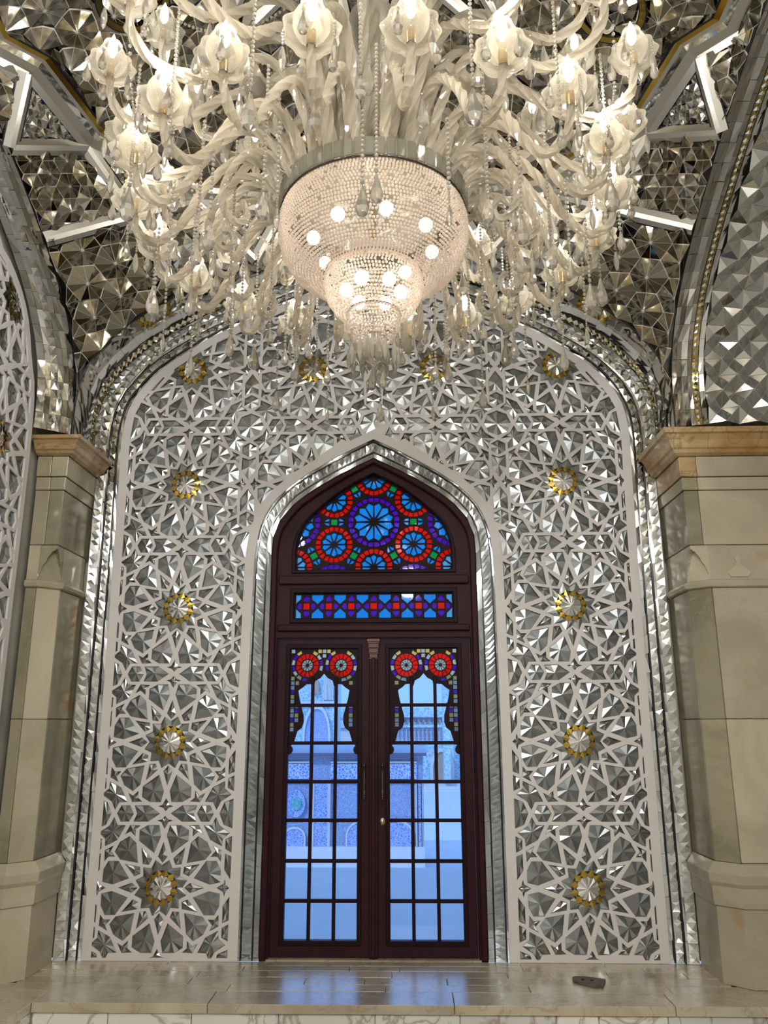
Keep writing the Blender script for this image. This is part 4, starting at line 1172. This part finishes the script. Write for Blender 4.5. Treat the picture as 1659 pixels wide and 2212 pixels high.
def gp(i, j):
    if (i, j) not in grid:
        a = SA[i].lerp(SB[i], j / 4); c_ = SA[min(i + 1, nseg)] - SA[max(i - 1, 0)]; n_ = c_.cross(SB[i] - SA[i]).normalized()
        if n_.dot(FOCUS + I0 - a) < 0: n_ = -n_
        grid[(i, j)] = a + n_ * (rr_.uniform(0.03, .06) if (i + j) % 2 else rr_.uniform(-.02, .01))
    return grid[(i, j)]
I0 = Vector((-HB, -BC.y, -3.4)); mbs = MB(); bks = MB()
for i in range(nseg):
    for j in range(4):
        a, b, c, d = gp(i, j), gp(i + 1, j), gp(i + 1, j + 1), gp(i, j + 1); m = (a + b + c + d) / 4
        ca = SA[i].lerp(SB[i], (j + .5) / 4) * .5 + SA[i + 1].lerp(SB[i + 1], (j + .5) / 4) * .5
        m = m + (m - ca) * .4
        for p, q in ((a, b), (b, c), (c, d), (d, a)):
            g = (p + q + m) / 3; mbs.add([g + (v - g) * .94 for v in (p, q, m)], [(0, 1, 2)])
            bks.add([v - (FOCUS + I0 - m).normalized() * .006 for v in (p, q, m)], [(0, 1, 2)])
tag(mbs.build('soffit_mirrors', MIR2, P), kind='stuff'); bks.build('grout_bed', GROUT, P)

# ------------------------------------------------------------------ the chandelier
CHX, CHY = 0.105, BC.y
ch = tag(empty('crystal_chandelier', (CHX, CHY, 2.95)), 'huge tiered crystal chandelier with beaded bowl, twisted arms and hanging drops', 'chandelier')
Z0 = 2.95
def rot(t): return Matrix.Rotation(t, 4, 'Z')
def zz(z): return z - Z0
# bead: one small cut ball, shared shape
def ico():
    p = (1 + sqrt(5)) / 2
    v = [Vector(q).normalized() for q in ((-1, p, 0), (1, p, 0), (-1, -p, 0), (1, -p, 0), (0, -1, p), (0, 1, p), (0, -1, -p), (0, 1, -p), (p, 0, -1), (p, 0, 1), (-p, 0, -1), (-p, 0, 1))]
    f = [(0, 11, 5), (0, 5, 1), (0, 1, 7), (0, 7, 10), (0, 10, 11), (1, 5, 9), (5, 11, 4), (11, 10, 2), (10, 7, 6), (7, 1, 8), (3, 9, 4), (3, 4, 2), (3, 2, 6), (3, 6, 8), (3, 8, 9), (4, 9, 5), (2, 4, 11), (6, 2, 10), (8, 6, 7), (9, 8, 1)]
    return v, f
IV, IF = ico()
def beads(mb, pts, r):
    for p in pts: mb.add([Vector(p) + v * r for v in IV], IF)
def net(name, prof, step, r, z_rows=None):
    prof = resample([Vector((a, b, 0)) for a, b in prof], 60); L = sum((b - a).length for a, b in zip(prof, prof[1:]))
    rows = resample(prof, max(3, int(L / step))); mb = MB(); rr_ = random.Random(len(name))
    for i, p in enumerate(rows):
        n = max(8, int(2 * pi * p.x / (r * 2.25)))
        for k in range(n):
            t = 2 * pi * (k + .5 * (i % 2)) / n
            if rr_.random() < .05: continue
            q = Vector((p.x * cos(t), p.x * sin(t), zz(p.y) + rr_.uniform(-.002, .002)))
            mb.add([q + Vector((v.x, v.y, v.z * 1.05)) * r for v in IV], IF)
    return tag(mb.build(name, BEAD, ch, True), kind='stuff')
net('bowl_bead_net', [(.405, 3.70), (.419, 3.65), (.420, 3.58), (.403, 3.51), (.362, 3.445), (.295, 3.40), (.215, 3.385)], .0145, .0066)
net('middle_bead_net', [(.205, 3.41), (.214, 3.36), (.205, 3.30), (.175, 3.245), (.135, 3.215), (.118, 3.21)], .0145, .0066)
net('lower_bead_net', [(.112, 3.215), (.116, 3.18), (.105, 3.13), (.08, 3.10)], .0145, .0064)
# rims of brass carrying the nets
for R_, z_, w_ in ((.41, 3.702, .006), (.212, 3.412, .004), (.116, 3.218, .003)):
    mb = MB(); q = 48; mb.tube([(R_ * cos(2 * pi * i / q), R_ * sin(2 * pi * i / q), zz(z_)) for i in range(q + 1)], w_, 6); mb.build('net_hoop', METAL, ch, True)
# crown of upright prisms on the rim
mb = MB(); mb.box(-.0185, .0185, -.006, .006, 0, .085, bev=.004); pm = mb.mesh('prism', CRYP)
NP = 60
for k in range(NP):
    t = 2 * pi * k / NP; inst('rim_prism', pm, ch, Matrix.Translation((.42 * cos(t), .42 * sin(t), zz(3.70))) @ rot(t + pi / 2))
# lamps inside the bowl
sp = MB(); sp.lathe([(0.0001, -.03), (.018, -.025), (.028, -.012), (.03, 0), (.028, .012), (.018, .025), (.0001, .03)], 12); lm = sp.mesh('lamp', LED, True)
for k in range(8):
    t = 2 * pi * (k + .3) / 8; inst('bowl_lamp', lm, ch, Matrix.Translation((.27 * cos(t), .27 * sin(t), zz(3.56))))
for k in range(6):
    t = 2 * pi * (k + .1) / 6; inst('bowl_lamp', lm, ch, Matrix.Translation((.12 * cos(t), .12 * sin(t), zz(3.33))))
# stem
mb = MB()
mb.lathe([(.0, 3.60), (.10, 3.66), (.34, 3.72), (.34, 3.735), (.12, 3.76), (.075, 3.80), (.06, 3.9), (.05, 4.0), (.085, 4.08), (.10, 4.14), (.085, 4.2), (.045, 4.26), (.04, 4.45), (.035, 4.55), (.075, 4.60), (.095, 4.66), (.11, 4.74), (.12, 4.80), (.06, 4.84), (.04, 4.9), (.06, 5.05), (.10, 5.12), (.06, 5.2)], 20, (0, 0, -Z0))
mb.build('stem', CRYS, ch, True)
mb = MB(); mb.tube([(0, 0, zz(3.6)), (0, 0, zz(5.86))], .012, 8); mb.build('hanging_rod', BRASS, ch)
# shapes shared by the candle cups
def arm_mesh(pts, r, name, tw=.42):
    P = smooth_path([Vector((a, 0, zz(b))) for a, b in pts], 40)
    mb = MB(); mb.tube(P, [r * (1.0 if 3 < i < 36 else .8) for i in range(len(P))], 10, lobes=5, amp=.24, twist=tw); return mb.mesh(name, CRYA)
mb = MB(); mb.lathe([(.012, -.03), (.03, -.022), (.06, -.006), (.085, .022), (.098, .05), (.092, .052), (.078, .026), (.055, .004), (.02, -.01)], 48, lobes=8, amp=.07); dish = mb.mesh('dish', CRYS, True)
mb = MB(); mb.lathe([(.022, .01), (.045, .03), (.062, .065), (.062, .10), (.048, .13), (.034, .145), (.038, .16)], 24, lobes=6, amp=.02); tulip = mb.mesh('tulip', CRYS, True)
mb = MB(); mb.lathe([(.016, -.01), (.017, .03), (.015, .05), (.013, .052)], 12); sock = mb.mesh('socket', BRASS, True)
mb = MB(); mb.lathe([(.010, .10), (.018, .118), (.021, .14), (.017, .168), (.008, .195), (.0005, .215)], 12); blb = mb.mesh('bulb', BULB, True)
mb = MB(); mb.lathe([(.0005, 0), (.004, -.004), (.0065, -.02), (.016, -.052), (.019, -.068), (.014, -.082), (.0005, -.092)], 8); mb.add([Vector((0, 0, .008)) + v * .0075 for v in IV], IF); drp = mb.mesh('drop', CRY)
mb = MB()
for k in range(5): mb.add([Vector((0, 0, -.012 * k)) + v * .006 for v in IV], IF)
mb.lathe([(.0005, -.06), (.005, -.066), (.012, -.10), (.013, -.12), (.008, -.15), (.0005, -.165)], 8); icl = mb.mesh('icicle', CRY)
ORB = MB(); ORB.lathe([(.0005, -.05), (.02, -.046), (.04, -.03), (.05, 0), (.04, .03), (.02, .046), (.0005, .05)], 14, lobes=7, amp=.05); orb = ORB.mesh('orb', CRY, True)
mb = MB(); mb.lathe([(.0005, 0), (.006, -.006), (.010, -.03), (.026, -.085), (.030, -.11), (.022, -.135), (.0005, -.15)], 8); mb.add([Vector((0, 0, .012)) + v * .010 for v in IV], IF); big0 = mb.mesh('pear', CRY)
def tier(n, pts, r, ph, name, nd, drop_r=.092):
    am = arm_mesh(pts, r, name); R_, z_ = pts[-1]
    for k in range(n):
        t = 2 * pi * (k + ph) / n
        a = inst('twisted_arm', am, ch, rot(t))
        T_ = Matrix.Translation((R_, 0, zz(z_)))
        inst('scalloped_dish', dish, a, T_); inst('tulip_shade', tulip, a, T_); inst('brass_socket', sock, a, T_); inst('flame_bulb', blb, a, T_)
        for j in range(nd):
            u = 2 * pi * (j + .5 * (k % 2)) / nd
            inst('hanging_drop', drp if (j + k) % 3 else icl, a, Matrix.Translation((R_ + drop_r * cos(u), drop_r * sin(u), zz(z_) + .038)) @ rot(u))
tier(20, [(.37, 3.74), (.46, 3.90), (.60, 3.95), (.74, 3.80), (.84, 3.60), (.93, 3.50), (1.02, 3.53), (1.045, 3.64)], .017, .5, 'lower_arm', 5)
tier(18, [(.30, 3.74), (.38, 4.05), (.52, 4.22), (.68, 4.16), (.86, 3.98), (1.03, 3.92), (1.14, 3.99), (1.165, 4.13)], .018, .0, 'middle_arm', 5)
tier(14, [(.16, 3.76), (.22, 4.25), (.36, 4.60), (.52, 4.64), (.68, 4.48), (.84, 4.38), (.97, 4.45), (.995, 4.60)], .019, .25, 'upper_arm', 4)
curl = arm_mesh([(.40, 3.72), (.50, 3.80), (.62, 3.76), (.70, 3.62), (.72, 3.48), (.66, 3.42), (.61, 3.47), (.64, 3.53)], .014, 'curl_arm')
for k in range(20):
    if sin(2 * pi * k / 20) > -.75: inst('curled_arm', curl, ch, rot(2 * pi * k / 20))
for k in range(20):
    t = 2 * pi * k / 20
    if sin(t) < -.75: continue
    inst('arm_drop', icl if k % 2 else drp, ch, Matrix.Translation((.70 * cos(t), .70 * sin(t), zz(3.44))))
for k in range(18):
    t = 2 * pi * k / 18; inst('arm_drop', big0 if k % 2 else icl, ch, Matrix.Translation((.92 * cos(t), .92 * sin(t), zz(3.90))))
for k in range(14):
    t = 2 * pi * (k + .25) / 14; inst('arm_drop', big0, ch, Matrix.Translation((.80 * cos(t), .80 * sin(t), zz(4.36))))
rope = arm_mesh([(.20, 3.74), (.24, 4.10), (.30, 4.32), (.39, 4.36), (.46, 4.26), (.55, 4.26), (.66, 4.50), (.74, 4.85), (.72, 5.15), (.60, 5.30)], .029, 'rope_arm')
for k in range(8): inst('scroll_arm', rope, ch, rot(2 * pi * (k + .5) / 8))
tall = arm_mesh([(.12, 3.76), (.17, 4.0), (.20, 4.35), (.26, 4.75), (.36, 5.05), (.30, 5.25)], .022, 'inner_arm')
for k in range(8): inst('inner_arm', tall, ch, rot(2 * pi * k / 8))
for k in range(8):
    t = 2 * pi * (k + .5) / 8; inst('glass_orb', orb, ch, Matrix.Translation((.56 * cos(t), .56 * sin(t), zz(4.22))))
# drops under the rim and around the tail
big = big0
for k in range(14):
    t = 2 * pi * (k + .5) / 14; inst('pear_drop', big, ch, Matrix.Translation((.50 * cos(t), .50 * sin(t), zz((4.06 if sin(t) < -.3 else 3.90) - .12 * (k % 2)))))
for k in range(12):
    t = 2 * pi * k / 12; inst('tail_drop', icl, ch, Matrix.Translation((.105 * cos(t), .105 * sin(t), zz(3.12))))
for k in range(8):
    t = 2 * pi * (k + .5) / 8; inst('tail_drop', big, ch, Matrix.Translation((.055 * cos(t), .055 * sin(t), zz(3.10))) @ Matrix.Diagonal((.7, .7, .85, 1)))
mb = MB(); mb.lathe([(.02, 3.12), (.045, 3.08), (.06, 3.04), (.05, 3.02), (.03, 3.015), (.035, 3.0), (.015, 2.985), (.0005, 2.955)], 16, (0, 0, -Z0)); mb.build('finial', CRYS, ch, True)
# bead strands: swags between the cups and plumb strands below them
def strand(p0, p1, sag, n, r, name='bead_strand'):
    mb = MB(); p0, p1 = Vector(p0), Vector(p1)
    beads(mb, [p0.lerp(p1, i / (n - 1)) - Vector((0, 0, sag * 4 * (i / (n - 1)) * (1 - i / (n - 1)))) for i in range(n)], r)
    return tag(mb.build(name, CRY, ch, True))
def pol(R_, t, z): return (R_ * cos(t), R_ * sin(t), zz(z))
for k in range(16):
    t0 = 2 * pi * k / 16; t1 = 2 * pi * (k + 1) / 16
    strand(pol(1.1, t0, 4.30), pol(1.1, t1, 4.30), .16, 26, .0085)
for k in range(12):
    t = 2 * pi * (k + .25) / 12; strand(pol(.93, t, 4.70), pol(.30, t + .1, 4.95), .16, 34, .0085)
for k in range(16):
    t = 2 * pi * (k + .5) / 16
    if sin(t) < -.35: continue
    strand(pol(.62, t, 4.02), pol(.62, t, 3.36), 0, 38, .0078, 'plumb_strand')
    inst('strand_drop', drp, ch, Matrix.Translation(pol(.62, t, 3.345)))
for k in range(12):
    t = 2 * pi * (k + .1) / 12; strand(pol(.80, t, 3.86), pol(.80, t, 3.34), 0, 30, .0078, 'plumb_strand')
    inst('strand_drop', big, ch, Matrix.Translation(pol(.80, t, 3.32)) @ Matrix.Diagonal((.8, .8, .8, 1)))
for k in range(18):     # strands under the middle cups
    t = 2 * pi * (k + .5) / 18; strand(pol(1.06, t, 4.05), pol(1.06, t, 3.50), 0, 30, .0075, 'plumb_strand')
    inst('strand_drop', drp if k % 2 else big, ch, Matrix.Translation(pol(1.06, t, 3.485)))
for k in range(20):
    t = 2 * pi * k / 20; strand(pol(.92, t, 3.47), pol(.92, t, 3.20), 0, 15, .0075, 'plumb_strand')
    inst('strand_drop', big if k % 2 else icl, ch, Matrix.Translation(pol(.92, t, 3.185)) @ Matrix.Diagonal((.8, .8, .8, 1)))
for k in range(10):
    t = 2 * pi * (k + .4) / 10
    if sin(t) < .1: continue
    strand(pol(.44, t, 3.68), pol(.44, t, 3.16), 0, 30, .0078, 'plumb_strand')
    inst('strand_drop', drp, ch, Matrix.Translation(pol(.44, t, 3.145)))
for n_, R_, z_ in ((10, 1.045, 3.885), (9, 1.165, 4.375)):      # the light its candle bulbs give
    for k in range(n_):
        t = 2 * pi * (k * 2 + (1.0 if n_ == 10 else 0)) / (n_ * 2)
        if n_ == 10: t = 2 * pi * (k * 2 + .5) / 20
        l = bpy.data.lights.new('candle_light', 'POINT'); l.energy = 4.3; l.shadow_soft_size = .02; l.color = (1.0, .95, .88)
        o = bpy.data.objects.new('candle_light', l); link(o, ch); o.location = pol(R_, t, z_)

# ------------------------------------------------------------------ the court outside
def tile_mat(name, c1, c2, c3, scale, line=.05):
    m, nt, out = new_mat(name); N = nt.nodes.new; L = nt.links.new
    b = N('ShaderNodeBsdfPrincipled'); b.inputs['Roughness'].default_value = .4
    g = N('ShaderNodeNewGeometry')
    v = N('ShaderNodeTexVoronoi'); v.feature = 'DISTANCE_TO_EDGE'; v.inputs['Scale'].default_value = scale; L(g.outputs['Position'], v.inputs['Vector'])
    n = N('ShaderNodeTexNoise'); n.inputs['Scale'].default_value = scale * .6; n.inputs['Distortion'].default_value = 2.5; n.inputs['Detail'].default_value = 3; L(g.outputs['Position'], n.inputs['Vector'])
    r1 = N('ShaderNodeValToRGB'); e = r1.color_ramp.elements; e[0].position = .46; e[0].color = (*c1, 1); e[1].position = .54; e[1].color = (*c2, 1); L(n.outputs[0], r1.inputs[0])
    r2 = N('ShaderNodeValToRGB'); e = r2.color_ramp.elements; e[0].position = line; e[0].color = (1, 1, 1, 1); e[1].position = line + .03; e[1].color = (0, 0, 0, 1); L(v.outputs['Distance'], r2.inputs[0])
    mx = N('ShaderNodeMixRGB'); mx.inputs[2].default_value = (*c3, 1); L(r2.outputs[0], mx.inputs[0]); L(r1.outputs[0], mx.inputs[1])
    L(mx.outputs[0], b.inputs['Base Color']); L(b.outputs[0], out.inputs[0]); return m
TILE = tile_mat('shaded_blue_tile', (.20, .28, .52), (.27, .37, .58), (.42, .51, .70), 13)  # tile blue, darkened in the colour so the near facade looks shaded
TILED = tile_mat('dark_blue_tile', (.14, .20, .54), (.32, .44, .74), (.50, .61, .84), 12)
TILEC = tile_mat('cyan_tile', (.22, .50, .66), (.42, .66, .78), (.74, .82, .84), 3.2)
TILEB = tile_mat('script_tile', (.16, .26, .62), (.16, .26, .62), (.60, .70, .90), 11, .10)
TGREEN = principled('green_tile', (.06, .42, .36), .4, noise=(12, .1, (.25, .6, .55)))
STONE = principled('court_stone', (.66, .66, .65), .6, noise=(.9, .25, (.56, .57, .58)))
STONEW = principled('white_stone', (.74, .74, .72), .5, noise=(1.5, .25, (.64, .65, .66)))
BRICK = principled('buff_brick', (.50, .38, .28), .7, noise=(3, .2, (.42, .31, .23)))
DARK = principled('dark_opening', (.06, .09, .18), .6)
mb = MB(); mb.box(-14, -2.75, -1.0, 0.30, -4.2, 9.5); mb.box(2.75, 14, -1.0, 0.30, -4.2, 9.5); mb.box(-2.75, 2.75, 0.06, 0.32, 6.2, 9.5)  # unseen wall mass added so that the terrace lies in shade
tag(mb.build('wall_shade', principled('outer_brick', (.42, .34, .26), .8)), 'unseen outer brick wall either side of the door, added to shade the terrace', kind='structure')
terr = MB(); terr.box(-6, 6, 0.36, 4.25, -0.5, -0.11); tag(terr.build('terrace_paving', STONE), 'pale stone terrace outside the door', kind='structure')
court = MB(); court.box(-60, 70, 4.3, 140, -4.2, -3.75); tag(court.build('court_paving', STONEW), 'sunlit pale paving of the court', kind='structure')
# nearer tiled building seen through the lower panes
YT = 24.0
def bx(parent, name, mat, a, b, y0=None, y1=None):
    """board between two photo corners a (left, top) and b (right, bottom) on plane y0"""
    y0 = YT if y0 is None else y0; p = atY(a[0], a[1], y0); q = atY(b[0], b[1], y0)
    mb = MB(); mb.box(p.x, q.x, y0, y1 if y1 is not None else y0 + .3, q.z, p.z); return mb.build(name, mat, parent)
def archp(xc, x_half, ybase, ytop, Y, n=14, spring=.45):
    """pointed arch outline on plane Y from photo pixels"""
    a = atY(xc - x_half, ybase, Y); b = atY(xc + x_half, ybase, Y); t = atY(xc, ytop, Y); zs = a.z + (t.z - a.z) * spring; c = (a.x + b.x) / 2; w = (b.x - a.x) / 2
    pts = [(a.x, a.z), (b.x, a.z)]
    right = [(c + w * cos(u * pi / 2) ** .8, zs + (t.z - zs) * sin(u * pi / 2) ** 1.15) for u in [k / n for k in range(n + 1)]]
    return pts + right + [(2 * c - x, z) for x, z in right[::-1][1:]]
def ext_board(parent, name, mat, loops, Y, depth):
    v, f = fill2d(loops, depth / 2); return mk(name, [(p.x, Y + depth / 2 - p.z, p.y) for p in v], f, mat, parent)
tb = tag(empty('tiled_building', (-2, YT, -3.75)), 'low blue tiled facade with arched panels and script frieze beyond the terrace', 'building')
def child(o): o.location = -tb.location; return o
child(bx(tb, 'wall', TILE, (300, 1632), (917, 1880), YT, YT + 6))
child(bx(tb, 'plinth', STONEW, (300, 1829), (919, 1905), YT - .25))
child(bx(tb, 'ledge', DARK, (300, 1628), (921, 1633), YT - .35))
child(bx(tb, 'parapet', principled('pale_blue_stone', (.38, .52, .70), .6), (300, 1603), (921, 1628), YT - .1))
for x0, x1 in ((560, 668), (714, 900)):
    child(bx(tb, 'script_frieze', TILEB, (x0, 1650), (x1, 1683), YT - .12)); child(bx(tb, 'frieze_border', STONE, (x0, 1645), (x1, 1648), YT - .14)); child(bx(tb, 'frieze_border', STONE, (x0, 1685), (x1, 1688), YT - .14))
for x0, x1 in ((672, 712), (897, 915)):
    child(bx(tb, 'pilaster', TILED, (x0 + 6, 1690), (x1 - 4, 1829), YT - .2)); child(bx(tb, 'pilaster_edge', STONE, (x0, 1690), (x0 + 5, 1829), YT - .24)); child(bx(tb, 'pilaster_edge', STONE, (x1 - 4, 1690), (x1, 1829), YT - .24))
def oval(xc, yc, rx, ry, Y, n=24):
    out = []
    for k in range(n):
        t = 2 * pi * k / n; p = atY(xc + rx * cos(t), yc + ry * sin(t), Y); out.append((p.x, p.z))
    return out
child(ext_board(tb, 'medallion', TILED, [oval(640, 1735, 20, 30, YT - .05)], YT - .15, .1)); child(ext_board(tb, 'green_medallion', TGREEN, [oval(640, 1736, 11, 13, YT - .2)], YT - .22, .06))
for xc in (636, 735 + 55, 852):
    hw_ = 21 if xc == 636 else 40
    child(ext_board(tb, 'arched_panel', TILED, [archp(xc, hw_, 1829, 1790 if xc == 636 else 1775, YT - .1)], YT - .14, .1))
    child(ext_board(tb, 'panel_border', STONEW, [archp(xc, hw_ + 3, 1829, (1790 if xc == 636 else 1775) - 4, YT - .1), archp(xc, hw_, 1829, 1790 if xc == 636 else 1775, YT - .1)], YT - .17, .05))
# far buildings round the court
def far_building(name, label, Y):
    return tag(empty(name, (0, Y, -3.75)), label, 'building')
YF = 62.0
f1 = far_building('iwan_building', 'tall blue tiled portal with pointed arch behind the low facade', YF)
def ch_(o, P): o.location = -P.location; return o
ch_(bx(f1, 'wall', TILEC, (560, 1430), (722, 1700), YF, YF + 6), f1)
ch_(ext_board(f1, 'portal_arch', TILED, [archp(683, 26, 1640, 1532, YF - .2)], YF - .3, .2), f1)
ch_(ext_board(f1, 'arch_border', STONEW, [archp(683, 30, 1640, 1524, YF - .3), archp(683, 26, 1640, 1532, YF - .3)], YF - .5, .2), f1)
ch_(bx(f1, 'cornice', STONEW, (560, 1515), (722, 1521), YF - .4), f1)
ch_(ext_board(f1, 'upper_window', BRICK, [archp(682, 7, 1498, 1468, YF - .3)], YF - .35, .2), f1)
for k in range(7): ch_(bx(f1, 'tile_column', STONEW, (700 + k * 3, 1432), (701.2 + k * 3, 1512), YF - .2), f1)
YG = 76.0
f2 = far_building('arcade_building', 'pale sunlit arcade with small arches and battlements across the court', YG)
ch_(bx(f2, 'wall', STONEW, (722, 1548), (1080, 1700), YG, YG + 6), f2)
ch_(bx(f2, 'frieze', TILEC, (722, 1536), (1080, 1549), YG - .3), f2)
for k in range(14): ch_(bx(f2, 'merlon', TILEC, (740 + k * 22, 1529), (752 + k * 22, 1537), YG - .2), f2)
for k in range(9): ch_(ext_board(f2, 'window_arch', DARK, [archp(898 + (k - 2) * 11.5, 3.2, 1560, 1549, YG - .3)], YG - .4, .2), f2)
for k in range(12): ch_(bx(f2, 'railing_post', TILED, (850 + k * 9, 1574), (852 + k * 9, 1596), YG - .5), f2)
ch_(bx(f2, 'string_course', TILEC, (722, 1566), (1080, 1571), YG - .4), f2)
YH = 70.0
f3 = far_building('portal_building', 'cyan tiled portal with white edged pointed arch at the right', YH)
ch_(bx(f3, 'wall', TILEC, (905, 1602), (1080, 1692), YH, YH + 4), f3)
ch_(ext_board(f3, 'portal_arch', BRICK, [archp(956, 20, 1690, 1624, YH - .3)], YH - .4, .2), f3)
ch_(ext_board(f3, 'arch_border', STONEW, [archp(956, 26, 1690, 1616, YH - .3), archp(956, 20, 1690, 1624, YH - .3)], YH - .6, .2), f3)
for k in range(3): ch_(bx(f3, 'step', STONEW, (915, 1692 + k * 7), (1080, 1698 + k * 7), YH - 3 - k * 2), f3)
YT2 = 80.0
f4 = far_building('minaret', 'slim tiled column rising at the right of the door view', YT2)
ch_(bx(f4, 'shaft', TILEC, (955, 1440), (975, 1690), 66, 68), f4)
